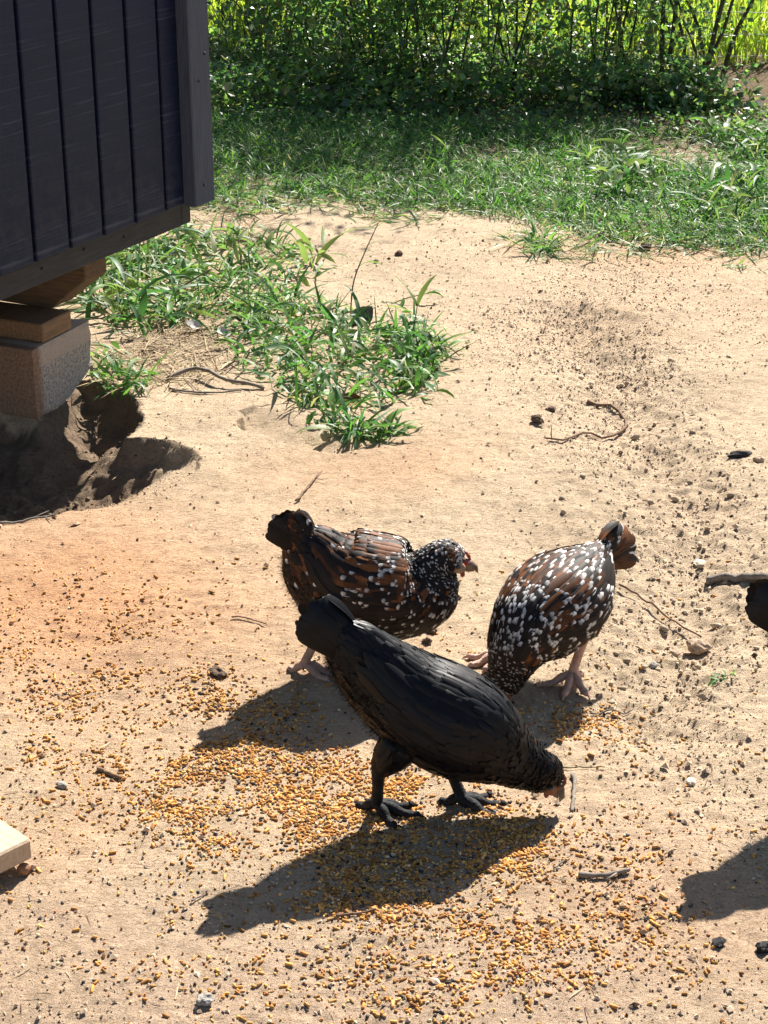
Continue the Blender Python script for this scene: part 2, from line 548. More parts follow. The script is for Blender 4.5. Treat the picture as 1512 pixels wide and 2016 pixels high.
l.new(c, p.inputs['Base Color']); p.inputs['Roughness'].default_value = 0.95
p.inputs['Specular IOR Level'].default_value = 0.15
l.new(bump(n, l, nz.outputs[0], 0.7, 0.006), p.inputs['Normal'])
MAT_CONC = m
blk_p = G(75, 828, 0.0)
bd = np.array([0.385, 0.923]); blk_rz = math.atan2(bd[1], bd[0]) - math.pi / 2      # local +y runs along the side face, -x to the left
bm = bmesh.new()
bmesh.ops.create_cube(bm, size=1)
for v in bm.verts:
    v.co = Vector(((v.co.x - 0.5) * 0.40, (v.co.y + 0.5) * 0.255, (v.co.z + 0.5) * 0.172))
bmesh.ops.subdivide_edges(bm, edges=bm.edges[:], cuts=14, use_grid_fill=True)
for v in bm.verts:
    c_ = v.co
    nn = mnoise.noise(c_ * 60) * 0.0022 + mnoise.noise(c_ * 18) * 0.002
    dx, dy, dz = min(-c_.x, c_.x + 0.40), min(c_.y, 0.255 - c_.y), min(c_.z, 0.172 - c_.z)
    e = sorted((dx, dy, dz))
    chip = 0.004 if e[1] < 0.004 else 0
    ctr = Vector((-0.2, 0.13, 0.09))
    v.co = c_ + (c_ - ctr).normalized() * (nn - chip * (1 + mnoise.noise(c_ * 40)))
    # broken lower far corner
    k = (c_.y - 0.11) * 0.45 - c_.z
    if k > 0 and c_.y > 0.11 and c_.x > -0.14:
        v.co.z += k * 0.9
me = bpy.data.meshes.new('concrete_block'); bm.to_mesh(me); bm.free()
for pg in me.polygons: pg.use_smooth = False
blk = add('concrete_block', me, MAT_CONC, label='rough concrete block with a brown front, propping up the dark coop', category='block')
blk.location = (blk_p[0], blk_p[1], 0.0); blk.rotation_euler = (0, 0, blk_rz)
pad = add('wood_pad', box_mesh('wood_pad', -0.42, 0, 0, 0.125, 0, 0.045, 0.003), MAT_PAD, label='short brown lumber offcut lying flat on the concrete block', category='lumber')
pp = G(86, 677, 0.172)
pad.location = (pp[0], pp[1], 0.1735); pad.rotation_euler = (0, 0, blk_rz)

# ------------------------------------------------------------------ ribbons (grass blades, straw) and leaves
def ribbons(root, az, elev, length, width, curve, K=4, roll=None, prof=(0.55, 1.0, 0.9, 0.6, 0.06), twist=0.0):
    N = len(root)
    t = np.linspace(0, 1, K + 1)
    prof = np.interp(t, np.linspace(0, 1, len(prof)), prof)
    pos = np.zeros((N, K + 1, 3))
    pos[:, 0] = root
    e = elev.copy()
    a_ = az.copy()
    dirs = []
    for k in range(K + 1):
        d = np.stack([np.cos(e) * np.cos(a_), np.cos(e) * np.sin(a_), np.sin(e)], 1)
        dirs.append(d)
        if k < K:
            pos[:, k + 1] = pos[:, k] + d * (length / K)[:, None]
        e = e - curve / K
    D = np.stack(dirs, 1)
    side = np.stack([-np.sin(az), np.cos(az), np.zeros(N)], 1)
    roll = np.zeros(N) if roll is None else roll
    upv = np.cross(D, side[:, None, :])
    r = roll[:, None] + twist * t[None, :]
    S = np.cos(r)[..., None] * side[:, None, :] + np.sin(r)[..., None] * upv
    hw = 0.5 * width[:, None] * prof[None, :]
    V = np.stack([pos - S * hw[..., None], pos + S * hw[..., None]], 2)       # N,K+1,2,3
    b = np.arange(N)[:, None] * (2 * (K + 1)) + 2 * np.arange(K)[None, :]
    F = np.stack([b, b + 1, b + 3, b + 2], -1).reshape(-1, 4)
    return V.reshape(-1, 3), F, 2 * (K + 1)

def blades_obj(name, xy, mat, L, W, elev, curve, cols, K=4, parent=None, z0=None, az=None, roll=0.5, prof=(0.55, 1.0, 0.9, 0.6, 0.06), **props):
    N = len(xy)
    z = Hf(xy[:, 0], xy[:, 1]) if z0 is None else z0
    root = np.column_stack([xy, z])
    az = rng.uniform(0, 2 * math.pi, N) if az is None else az
    V, F, k = ribbons(root, az, rng.uniform(*elev, N), rng.uniform(*L, N), rng.uniform(*W, N), rng.uniform(*curve, N), K, rng.normal(0, roll, N), prof)
    V[:, 2] = np.maximum(V[:, 2], np.repeat(z, k) + 0.002) if z0 is None else V[:, 2]
    return add(name, fast_mesh(name, V, F, np.repeat(cols, k, 0)), mat, parent, **props)

def pick_cols(N, pal, wts=None, var=0.2):
    pal = np.array(pal)
    i = rng.choice(len(pal), N, p=None if wts is None else np.array(wts) / np.sum(wts))
    return np.clip(pal[i] * (1 + rng.normal(0, var, (N, 1))), 0.003, 1)

MAT_GRASS = attr_mat('grass_blade', 0.5, 0.35, 0.42, (1.5, 1.7, 0.9))
MAT_LEAF = attr_mat('hedge_leaf', 0.4, 0.5, 0.5, (1.5, 1.8, 0.8))
MAT_MEADOW = attr_mat('meadow_blade', 0.5, 0.3, 0.55, (1.5, 1.6, 0.8))
MAT_STRAW = attr_mat('dry_straw', 0.8, 0.2)

def px_scatter(N, poly):
    """N ground points spread inside an outline given by points of the photograph"""
    Pw = Gv(poly)
    lo, hi = Pw.min(0), Pw.max(0)
    out = np.zeros((0, 2))
    while len(out) < N:
        q = rng.uniform(lo, hi, (N * 3, 2))
        out = np.concatenate([out, q[inside(q, Pw)]])
    return out[:N]

GREENS = [(0.075, 0.175, 0.04), (0.05, 0.13, 0.045), (0.115, 0.215, 0.05), (0.16, 0.21, 0.08), (0.28, 0.25, 0.14)]
# lawn strip across the yard
band = [(380, 236), (700, 232), (1000, 255), (1200, 262), (1620, 262), (1620, 512), (1512, 505), (1330, 492), (1150, 470), (1000, 440), (830, 418), (640, 404), (430, 418), (300, 420)]
xy = px_scatter(76000, band)
# bare patch and thin places
c0 = G(1300, 292)
bare = np.exp(-((xy[:, 0] - c0[0]) / 0.27) ** 2 - ((xy[:, 1] - c0[1]) / 0.26) ** 2)
thin = fbm(xy[:, 0], xy[:, 1], 2.4, 4, 31.0)
edge = sstep(0.0, 0.28, dist_poly(xy, Gv(band[5:])))
keep = rng.random(len(xy)) < np.clip(0.72 + 2.0 * thin, 0.12, 1) * (0.25 + 0.75 * edge) * (1 - 0.9 * np.clip(bare * 1.3, 0, 1))
xy = xy[keep]
blades_obj('lawn_grass', xy, MAT_GRASS, (0.03, 0.105), (0.003, 0.006), (0.05, 1.2), (0.2, 2.2), pick_cols(len(xy), GREENS, [5, 4, 4, 2, 0.9]), kind='stuff', label='short green grass strip between bare dirt and hedge', category='grass')
# loose runners over the edge of the grass
xy = px_scatter(1600, [(420, 400), (700, 392), (1000, 420), (1200, 455), (1512, 490), (1512, 540), (1250, 505), (1080, 520), (900, 455), (650, 425), (420, 440)])
keep = rng.random(len(xy)) < np.clip(0.35 + 3 * fbm(xy[:, 0], xy[:, 1], 3, 3, 41.0), 0, 1)
xy = xy[keep]
blades_obj('grass_runners', xy, MAT_GRASS, (0.03, 0.12), (0.003, 0.007), (0.0, 0.7), (0.0, 1.2), pick_cols(len(xy), GREENS, [2, 2, 2, 2, 2]), kind='stuff', label='straggling grass runners creeping onto the dirt', category='grass')
# dry straw among the grass and litter
xy = np.concatenate([px_scatter(2200, band), px_scatter(700, [(200, 690), (420, 590), (470, 720), (380, 770), (230, 760)]), px_scatter(350, [(400, 400), (520, 400), (560, 520), (380, 480)]), px_scatter(500, [(420, 185), (1300, 185), (1300, 250), (420, 250)])])
blades_obj('dry_straw', xy, MAT_STRAW, (0.03, 0.16), (0.0018, 0.004), (0.0, 0.25), (0.0, 0.5), pick_cols(len(xy), [(0.40, 0.32, 0.19), (0.30, 0.22, 0.12), (0.22, 0.15, 0.09)]), kind='stuff', label='dry straw and dead stems lying in the grass', category='straw')

# ------------------------------------------------------------------ weed clumps with their leaves
def leaf_variant(i, length, width, curve, broad):
    r = np.random.default_rng(100 + i)
    K = 6
    V, F, _ = ribbons(np.zeros((1, 3)), np.array([0.0]), np.array([0.6]), np.array([length]), np.array([width * 1.25]), np.array([curve]), K, np.array([r.normal(0, 0.3)]), (0.5, 1.0, 1.0, 0.75, 0.45, 0.05) if not broad else (0.25, 0.8, 1.0, 0.85, 0.5, 0.04), twist=r.normal(0, 0.4))
    # add a mid rib fold
    V = V.reshape(K + 1, 2, 3)
    mid = V.mean(1) - np.array([0, 0, 0.12 * width])
    V = np.concatenate([V[:, :1], mid[:, None], V[:, 1:]], 1).reshape(-1, 3)
    b = np.arange(K) * 3
    F = np.concatenate([np.stack([b, b + 1, b + 4, b + 3], 1), np.stack([b + 1, b + 2, b + 5, b + 4], 1)])
    c = np.array(random.choice(GREENS[:4]))
    tip = np.linspace(0.9, 1.15, K + 1)[:, None, None]
    cc = (c[None, None] * tip * np.ones((K + 1, 3, 1))).reshape(-1, 3)
    me = fast_mesh('leaf', V, F, cc)
    me.materials.append(MAT_GRASS)
    return me

random.seed(21)
LEAVES = [leaf_variant(i, L_, W_, c_, br) for i, (L_, W_, c_, br) in enumerate([(0.16, 0.011, 1.1, 0), (0.13, 0.012, 1.7, 0), (0.11, 0.013, 0.8, 0), (0.09, 0.014, 1.4, 1), (0.08, 0.016, 1.0, 1), (0.19, 0.010, 2.0, 0), (0.10, 0.011, 0.4, 0), (0.07, 0.013, 1.2, 1)])]
LEAF_SMALL = [leaf_variant(20 + i, L_, W_, c_, 1) for i, (L_, W_, c_) in enumerate([(0.05, 0.010, 0.9), (0.04, 0.009, 0.4), (0.06, 0.009, 1.2), (0.035, 0.008, 0.6)])]

def weed(name, label, outline, n_parts, n_stuff, variants, cat='weed', lift=0.05, scale=(0.7, 1.25), stuffL=(0.04, 0.13), stuffW=(0.004, 0.010), group=None, tilt=0.5):
    ctr = Gv(outline).mean(0)
    root = empty(name, (ctr[0], ctr[1], hz(*ctr)), 0, label=label, category=cat)
    if group: root['group'] = group
    pts = px_scatter(n_parts, outline)
    zs = Hf(pts[:, 0], pts[:, 1])
    for (x_, y_), z_ in zip(pts, zs):
        o = bpy.data.objects.new('leaf', random.choice(variants))
        COL.objects.link(o)
        o.parent = root
        s = random.uniform(*scale)
        o.location = (x_ - ctr[0], y_ - ctr[1], z_ - root.location.z + random.random() ** 2 * lift)
        o.rotation_euler = (random.gauss(0, tilt * 0.8), random.gauss(0.55, tilt), random.uniform(0, 6.283))
        o.scale = (s, s * random.uniform(0.8, 1.2), s)
    if n_stuff:
        xy = px_scatter(n_stuff, outline)
        z0 = Hf(xy[:, 0], xy[:, 1]) + rng.random(len(xy)) ** 2 * lift * 0.6
        N = len(xy)
        V, F, k = ribbons(np.column_stack([xy - ctr, z0 - root.location.z]), rng.uniform(0, 6.283, N), rng.uniform(0.0, 1.2, N), rng.uniform(*stuffL, N), rng.uniform(*stuffW, N), rng.uniform(0.2, 2.0, N), 4, rng.normal(0, 0.5, N))
        add('undergrowth', fast_mesh('undergrowth', V, F, np.repeat(pick_cols(N, GREENS, [4, 4, 3, 1, 0.6]), k, 0)), MAT_GRASS, root, kind='stuff')
    return root

weed('weed_clump', 'dense clump of broad-bladed grass growing behind the concrete block', [(150, 560), (215, 505), (330, 468), (410, 470), (400, 560), (385, 640), (300, 672), (215, 668), (160, 620)], 260, 480, LEAVES, lift=0.07, scale=(0.8, 1.4))
weed('weed_clump', 'sprawling weed clump with long glossy blades in the middle of the dirt', [(470, 640), (520, 590), (600, 590), (700, 630), (790, 660), (860, 690), (870, 725), (820, 770), (760, 800), (700, 835), (620, 830), (560, 800), (505, 760), (455, 700)], 260, 600, LEAVES + LEAF_SMALL, lift=0.05, scale=(0.6, 1.1))
weed('weed_patch', 'yellow-green low weeds joining the two big clumps beside the coop', [(390, 560), (470, 520), (560, 560), (600, 600), (500, 650), (440, 670), (390, 620)], 40, 260, LEAF_SMALL + LEAVES[6:], lift=0.04)
weed('weed_patch', 'thin weeds with upright stalks below the corner of the coop', [(400, 480), (470, 450), (560, 480), (660, 520), (600, 560), (500, 545), (420, 540)], 80, 160, LEAVES[2:5] + LEAVES[6:], lift=0.06)
weed('weed_patch', 'small-leaved weeds at the right tip of the sprawling clump', [(760, 640), (850, 640), (885, 690), (860, 780), (800, 800), (780, 720)], 100, 140, LEAF_SMALL, lift=0.07)
weed('weed_patch', 'little rosettes of weeds at the lower edge of the sprawling clump', [(620, 830), (720, 840), (800, 850), (760, 870), (650, 862)], 60, 60, LEAF_SMALL + LEAVES[3:5], lift=0.03)
weed('weed_patch', 'tiny weeds on the bank right of the concrete block', [(190, 690), (260, 720), (300, 765), (250, 780), (190, 755)], 45, 60, LEAF_SMALL, lift=0.04)
weed('grass_clump', 'bushy taller grass tuft in the lawn just left of the bare patch', [(1150, 330), (1240, 310), (1300, 350), (1260, 400), (1170, 395)], 120, 200, LEAVES, cat='grass', lift=0.10, scale=(0.9, 1.5))
weed('grass_clump', 'broad grass tuft right of the bare patch near the fence', [(1370, 268), (1470, 262), (1540, 280), (1540, 330), (1440, 320)], 120, 220, LEAVES, cat='grass', lift=0.08, scale=(0.8, 1.4))
weed('grass_clump', 'dark grass tuft at the right end of the lawn', [(1400, 360), (1530, 350), (1530, 470), (1420, 455), (1330, 420)], 120, 200, LEAVES, cat='grass', lift=0.08, scale=(0.8, 1.4))
weed('grass_sprig', 'tiny bright green sprig alone on dirt beside the cut-off black hen', [(1392, 1330), (1420, 1322), (1448, 1332), (1425, 1346), (1396, 1345)], 26, 0, LEAF_SMALL, cat='weed', lift=0.004, scale=(0.35, 0.6))
weed('grass_sprig', 'faint thin grass tuft alone at the edge of the bare dirt', [(1040, 470), (1085, 462), (1090, 500), (1050, 510)], 34, 30, LEAF_SMALL + LEAVES[6:7], cat='weed', lift=0.02, scale=(0.7, 1.1))

# stalks
MAT_STALK = plain_mat('weed_stalk', (0.16, 0.15, 0.06), (0.10, 0.07, 0.04), 60, 0.7)
def stalk(label, pts, leaves, r=0.0022, name='weed_stalk'):
    """pts: (px, py, z above its ground depth) with the root first; the stalk leans in its own plane"""
    p0 = G(*pts[0])
    z0 = hz(p0[0], p0[1])
    P = []
    for (px, py) in pts:
        u, v = (px - 756) / FPX, (py - 1008) / FPX
        t = p0[1] / (CP - v * SP)
        P.append((u * t - p0[0], 0.01 * random.gauss(0, 1) if P else 0, CAMZ - (SP + v * CP) * t))
    P = np.array(P); P[:, 2] -= P[0, 2]; P[0, 2] -= 0.01
    root = empty(name, (p0[0], p0[1], z0), 0, label=label, category='weed')
    L = smooth_line(P, 14)
    V, q, t3 = tube_arrays(L, np.linspace(r, r * 0.5, 14), 6)
    add('stem', fast_mesh('stem', V, [q, t3]), MAT_STALK, root)
    for (f, sc_, rz_, ry_) in leaves:
        o = add('leaf', random.choice(LEAF_SMALL + LEAVES[2:4]), None, root)
        o.location = L[int(f * 13)]
        o.rotation_euler = (random.gauss(0, 0.3), ry_, rz_)
        o.scale = (sc_,) * 3
    return root
stalk('tall bent weed stalk leaning right above the sprawling clump', [(690, 625), (695, 560), (715, 500), (745, 440)], [(0.95, 0.9, -0.3, -0.3), (0.8, 0.8, 0.2, 0.1), (0.98, 1.0, 2.6, 0.5), (0.6, 0.8, 0.4, 0.0), (0.7, 0.7, -0.4, -0.2), (0.45, 0.6, 2.9, 0.0)], 0.0026)
stalk('leafy seedling with thin stems standing under the coop corner', [(478, 548), (472, 500), (468, 455)], [(0.98, 0.8, 0.3, -0.5), (0.95, 0.7, 2.6, -0.3), (0.8, 0.7, 1.2, 0), (0.9, 0.7, -1.0, 0), (0.5, 0.6, 0.4, 0)])
stalk('weed stem with small opposite leaves above the right of the clump', [(800, 690), (815, 640), (822, 600)], [(0.98, 0.9, 0.6, -0.6), (0.96, 0.9, 2.4, -0.5), (0.8, 0.8, 0, 0), (0.7, 0.8, 3.0, 0), (0.5, 0.8, 0.5, 0), (0.4, 0.8, 2.5, 0.2)])
stalk('weed shoot leaning over the dirt at the right end of the clump', [(815, 720), (850, 690), (880, 683), (905, 700)], [(0.9, 0.9, 0.1, 0.2), (0.7, 0.8, 0.5, 0), (0.6, 0.8, -0.5, 0.1), (0.95, 0.8, -0.1, 0.4), (0.4, 0.7, 0.8, 0)])
stalk('low weed shoot lying toward the gully beyond the clump', [(760, 590), (800, 578), (850, 568)], [(0.9, 0.9, 0.1, 0.3), (0.95, 0.9, 0.4, 0.2), (0.8, 0.8, -0.4, 0.3)])
stalk('pale-topped weed standing in the middle of the lawn', [(884, 350), (882, 325), (884, 300)], [(0.98, 0.9, 0.3, -0.4), (0.95, 0.9, 2.7, -0.4), (0.98, 0.8, 1.5, -0.2), (0.6, 0.8, 0.2, 0)])
stalk('dark straight twig poking up from the grass behind the block', [(318, 600), (360, 570), (418, 530)], [], 0.0035, name='upright_twig')

# ------------------------------------------------------------------ hedge, trees, fence, meadow
MAT_BARK = plain_mat('grey_bark', (0.10, 0.085, 0.065), (0.045, 0.04, 0.03), 22, 0.9, 0.2, (3, 3, 0.6), 0.8, 0.01)

def leaf_cloud(C, size, cols, droop=0.3):
    N = len(C)
    s = rng.uniform(*size, N)
    az, el = rng.uniform(0, 6.283, N), rng.normal(-droop, 0.6, N)
    D = np.stack([np.cos(el) * np.cos(az), np.cos(el) * np.sin(az), np.sin(el)], 1)
    S = np.cross(D, rng.normal(0, 1, (N, 3)) * 0.5 + np.array([0, 0, 1]))
    S /= np.linalg.norm(S, axis=1)[:, None] + 1e-9
    N_ = np.cross(S, D)
    wd = s * rng.uniform(0.28, 0.45, N)
    V = np.stack([C, C + D * (s * 0.45)[:, None] - S * wd[:, None] + N_ * (0.1 * s)[:, None], C + D * s[:, None], C + D * (s * 0.45)[:, None] + S * wd[:, None] + N_ * (0.1 * s)[:, None]], 1)
    F = np.arange(N * 4).reshape(N, 4)
    return V.reshape(-1, 3), F, np.repeat(cols, 4, 0)

DARKG = [(0.085, 0.165, 0.08), (0.11, 0.20, 0.085), (0.08, 0.145, 0.09), (0.17, 0.25, 0.09), (0.17, 0.16, 0.08)]
def shrub(label, base, height, spread, stems, n_leaf, size, name='shrub', low=0.0, pal=DARKG, group='shrubs along the fence', clump=0.12, r0=0.006, cat='shrub'):
    bx, by = base
    z0 = hz(bx, by)
    root = empty(name, (bx, by, z0), 0, label=label, category=cat)
    if group: root['group'] = group
    lines = []
    for k in range(stems):
        a_ = random.uniform(0, 6.283)
        rr = spread * random.uniform(0.3, 1.0)
        hh = height * random.uniform(0.7, 1.05)
        sx, sy = random.gauss(0, 0.05 + 0.1 * spread), random.gauss(0, 0.05)
        pts = [(sx, sy, -0.03)]
        for t in (0.25, 0.5, 0.75, 1.0):
            pts.append((sx + math.cos(a_) * rr * t ** 1.2 + random.gauss(0, 0.04), sy + math.sin(a_) * rr * 0.6 * t ** 1.2 + random.gauss(0, 0.04), hh * t))
        L = smooth_line(pts, 16)
        lines.append(L)
        V, q, t3 = tube_arrays(L, np.linspace(r0 * random.uniform(0.6, 1.2), 0.003, 16), 6)
        add('stem', fast_mesh('stem', V, [q, t3]), MAT_BARK, root)
        for b in range(4):           # side branches, horizontal
            i = random.randrange(3, 14)
            d = np.array([random.gauss(0, 1), random.gauss(0, 0.7), random.uniform(-0.35, 0.35)]); d /= np.linalg.norm(d)
            lines.append(smooth_line([L[i], L[i] + d * spread * 0.4, L[i] + d * spread * 0.8 + np.array([0, 0, -0.06])], 10))
    if n_leaf:
        al = np.concatenate(lines)
        C = al[rng.integers(0, len(al), n_leaf * 2)] + rng.normal(0, clump, (n_leaf * 2, 3)) * np.array([1.2, 1, 0.9])
        C = C[C[:, 2] > low + 0.01][:n_leaf]
        g = vnoise(C[:, 0] * 7 + bx * 5, C[:, 2] * 9 + C[:, 1] * 5)
        C = C[g > 0.33]
        V, F, cc = leaf_cloud(C, size, pick_cols(len(C), pal))
        add('foliage', fast_mesh('foliage', V, F, cc, smooth=False), MAT_LEAF, root, kind='stuff')
    return root

random.seed(5)
shrub('big dark bush in the middle of the hedge, foliage down to the ground', G(930, 190)[:2] + np.array([0, 0.25]), 1.9, 0.80, 12, 15000, (0.02, 0.048))
shrub('dark bush right of the hedge middle with its stems showing', G(1180, 190)[:2] + np.array([0, 0.25]), 1.75, 0.62, 10, 10500, (0.018, 0.042))
shrub('dense dark shrub left of the hedge middle', G(745, 175)[:2] + np.array([0, 0.25]), 1.3, 0.6, 8, 6500, (0.022, 0.052))
shrub('leafy dark shrub behind the vine tangle on the left', G(600, 150)[:2] + np.array([0, 0.25]), 0.85, 0.5, 7, 2200, (0.025, 0.055), low=0.02)
shrub('sparse shrub beside the coop wall in the hedge', G(470, 140)[:2] + np.array([0, 0.3]), 0.9, 0.5, 5, 350, (0.025, 0.05))
shrub('thick stemmed bare-footed bush near the right fence', G(1320, 178)[:2], 1.2, 0.35, 4, 1500, (0.02, 0.04), low=0.22, r0=0.013)
shrub('low leafy bush at the foot of the right fence', G(1330, 215)[:2], 0.16, 0.5, 9, 2300, (0.025, 0.05), clump=0.06, r0=0.005)
shrub('thin forked sapling with few leaves by the wire fence', G(1385, 165)[:2], 0.95, 0.35, 3, 300, (0.02, 0.04), low=0.2, r0=0.013)

def bare_stem(label, pts_px, r, D=None, group=None, name='sapling'):
    p0 = G(*pts_px[0]); z0 = hz(p0[0], p0[1])
    P = []
    for px, py in pts_px:
        u, v = (px - 756) / FPX, (py - 1008) / FPX
        t = p0[1] / (CP - v * SP)
        P.append((u * t - p0[0], 0, CAMZ - (SP + v * CP) * t))
    P = np.array(P); P[:, 2] -= P[0, 2]
    d = P[-1] - P[-2]; d /= np.linalg.norm(d)
    P = np.concatenate([P, [P[-1] + d * 0.5, P[-1] + d * 1.0 + np.array([0.05, 0, 0.1])]]); P[0, 2] -= 0.02
    L = smooth_line(P, 18)
    root = empty(name, (p0[0], p0[1], z0), 0, label=label, category='tree')
    if group: root['group'] = group
    V, q, t3 = tube_arrays(L, np.linspace(r, r * 0.5, 18), 8)
    add('trunk', fast_mesh('trunk', V, [q, t3]), MAT_BARK, root)
    C = L[rng.integers(12, 18, 60)] + rng.normal(0, 0.12, (60, 3))
    V, F, cc = leaf_cloud(C, (0.03, 0.06), pick_cols(60, DARKG))
    add('crown', fast_mesh('crown', V, F, cc, smooth=False), MAT_LEAF, root, kind='stuff')
bare_stem('slim dark sapling stem right beside the coop corner board', [(443, 88), (440, 40), (434, 0)], 0.011, group='saplings behind the hedge')
bare_stem('second slim sapling from the coop corner board', [(458, 84), (455, 40), (452, 0)], 0.014, group='saplings behind the hedge')
bare_stem('thickest sapling stem left of the big tree trunk', [(497, 82), (499, 40), (500, 0)], 0.016, group='saplings behind the hedge')
bare_stem('long thin branch slanting up right beside the wire fence', [(1372, 168), (1400, 110), (1425, 55), (1442, 0)], 0.010, name='sapling')
bare_stem('thin stem slanting up left beside the wire fence', [(1388, 160), (1370, 100), (1345, 40), (1335, 0)], 0.007, name='sapling')

# big tree, only the foot of its trunk is in view
tp = G(520, 95); tz = hz(tp[0], tp[1])
tree = empty('tree', (tp[0], tp[1], tz), 0, label='thick grey-green tree trunk rising behind the hedge beside the coop', category='tree')
L = smooth_line([(0, 0, -0.05), (0.0, 0, 0.1), (0.01, 0, 0.6), (-0.05, 0.05, 1.6), (-0.25, 0.2, 2.8), (-0.45, 0.4, 4.0)], 26)
R = np.interp(np.linspace(0, 1, 26), [0, 0.03, 0.1, 0.5, 1], [0.15, 0.12, 0.105, 0.085, 0.03])
V, q, t3 = tube_arrays(L, R, 18)
V += (rng.normal(0, 0.004, V.shape))
MAT_MOSS = plain_mat('mossy_bark', (0.13, 0.15, 0.085), (0.06, 0.07, 0.045), 26, 0.95, 0.15, (3, 3, 0.7), 0.9, 0.012)
tr = add('trunk', fast_mesh('trunk', V, [q, t3]), MAT_MOSS, tree)
C = []
for k in range(9):
    a_ = k * 0.7; s_ = L[12 + k]
    e_ = s_ + np.array([math.cos(a_) * 0.6 - 0.35, math.sin(a_) * 0.6 + 0.4, 0.55])
    LL = smooth_line([s_, (s_ + e_) / 2 + np.array([0, 0, 0.1]), e_], 10)
    V, q, t3 = tube_arrays(LL, np.linspace(0.03, 0.008, 10), 6)
    add('limb', fast_mesh('limb', V, [q, t3]), MAT_MOSS, tree)
    C.append(LL[3:][rng.integers(0, 7, 500)] + rng.normal(0, 0.2, (500, 3)))
C = np.concatenate(C)
V, F, cc = leaf_cloud(C, (0.05, 0.09), pick_cols(len(C), DARKG))
add('crown', fast_mesh('crown', V, F, cc, smooth=False), MAT_LEAF, tree, kind='stuff')

# vine tangle and undergrowth on the shaded ground
def cover(name, label, poly, n, zmax, size, pal, cat='ground cover'):
    xy = px_scatter(n, poly)
    z = Hf(xy[:, 0], xy[:, 1]) + 0.01 + zmax * rng.random(n) ** 1.3 * np.clip(0.5 + 1.6 * fbm(xy[:, 0], xy[:, 1], 3, 3, 51.0), 0.1, 1)
    V, F, cc = leaf_cloud(np.column_stack([xy, z]), size, pick_cols(n, pal, var=0.3), droop=0.1)
    add(name, fast_mesh(name, V, F, cc, smooth=False), MAT_LEAF, kind='stuff', label=label, category=cat)
cover('vine_tangle', 'dark leafy vine tangle covering the shaded ground under the hedge', [(380, 95), (620, 90), (1000, 118), (1300, 140), (1340, 205), (1000, 222), (800, 232), (600, 222), (380, 232)], 10500, 0.22, (0.02, 0.055), DARKG + [(0.10, 0.17, 0.04)])
cover('shade_weeds', 'scattered low weeds in the hedge shade', [(380, 200), (1000, 215), (1400, 200), (1540, 215), (1540, 262), (1000, 268), (380, 248)], 3800, 0.06, (0.012, 0.035), DARKG + [(0.10, 0.17, 0.04)])

# stalks and dead stems tangled through the hedge
xy = px_scatter(1000, [(380, 110), (620, 100), (1000, 120), (1340, 140), (1480, 170), (1340, 205), (1000, 215), (600, 205), (380, 215)])
blades_obj('tangled_stems', xy, MAT_STRAW, (0.12, 0.55), (0.002, 0.0055), (0.0, 1.35), (-0.6, 2.0), pick_cols(len(xy), [(0.20, 0.16, 0.10), (0.09, 0.16, 0.06), (0.14, 0.20, 0.07), (0.10, 0.075, 0.05)]), K=6, kind='stuff', label='tangled dead stems and stalks in the shade of the hedge', category='stems')

# sunlit tall grass beyond the fence
N = 21000
xy = np.column_stack([rng.uniform(-2.6, 3.6, N), 8.95 + 6.5 * rng.random(N) ** 1.25])
keep = rng.random(N) < np.where(xy[:, 1] < 9.5, sstep(0.3, 1.0, xy[:, 0]) * 0.75 + 0.15, 1.0)
xy = xy[keep]
blades_obj('meadow_grass', xy, MAT_MEADOW, (0.18, 0.5), (0.006, 0.014), (0.9, 1.55), (0.1, 1.1), pick_cols(len(xy), [(0.20, 0.29, 0.04), (0.26, 0.34, 0.055), (0.14, 0.22, 0.03), (0.36, 0.36, 0.09)], [3, 3, 2, 1]), K=4, kind='stuff', label='sunlit tall yellow-green grass beyond the wire fence', category='grass')

# wire fence
MAT_WIRE = plain_mat('dull_galvanised_wire', (0.20, 0.20, 0.18), (0.10, 0.095, 0.085), 40, 0.55, 0.5, bump_s=0)
fy = 8.80
fence = empty('wire_fence', (1.6, fy, 0), 0, label='thin wire mesh fence behind the shrubs along the yard edge', category='fence')
V, q, t3 = tube_arrays([(0, 0, -0.02), (0, 0, 1.25)], [0.0016] * 2, 4)
vw = fast_mesh('upright_wire', V, [q, t3])
for k in range(46):
    x_ = -2.6 + 0.10 * k
    o = add('upright_wire', vw, MAT_WIRE, fence); o.location = (x_, random.gauss(0, 0.004), hz(1.6 + x_, fy)); o.rotation_euler = (random.gauss(0, 0.01), random.gauss(0, 0.012), 0)
for z_ in (0.06, 0.16, 0.27, 0.40, 0.55, 0.72, 0.92, 1.15):
    L = [(x_, 0.003, z_ + 0.012 * math.sin(x_ * 2 + z_ * 9)) for x_ in np.linspace(-2.7, 2.1, 30)]
    V, q, t3 = tube_arrays(L, [0.0016] * 30, 4)
    add('line_wire', fast_mesh('line_wire', V, [q, t3]), MAT_WIRE, fence)
for x_ in (-2.7, -0.3, 2.12):
    V, q, t3 = tube_arrays([(0, 0, -0.05), (0, 0, 1.4)], [0.02, 0.02], 8)
    o = add('post', fast_mesh('post', V, [q, t3]), MAT_WIRE, fence); o.location = (x_, 0.03, hz(1.6 + x_, fy))

# ------------------------------------------------------------------ hens
NF = 9
FT = np.array([0, 0.25, 0.5, 0.66, 0.78, 0.82, 0.90, 0.965, 1.0])
FWP = np.array([0.45, 0.85, 1.0, 1.0, 0.96, 0.94, 0.80, 0.52, 0.16])

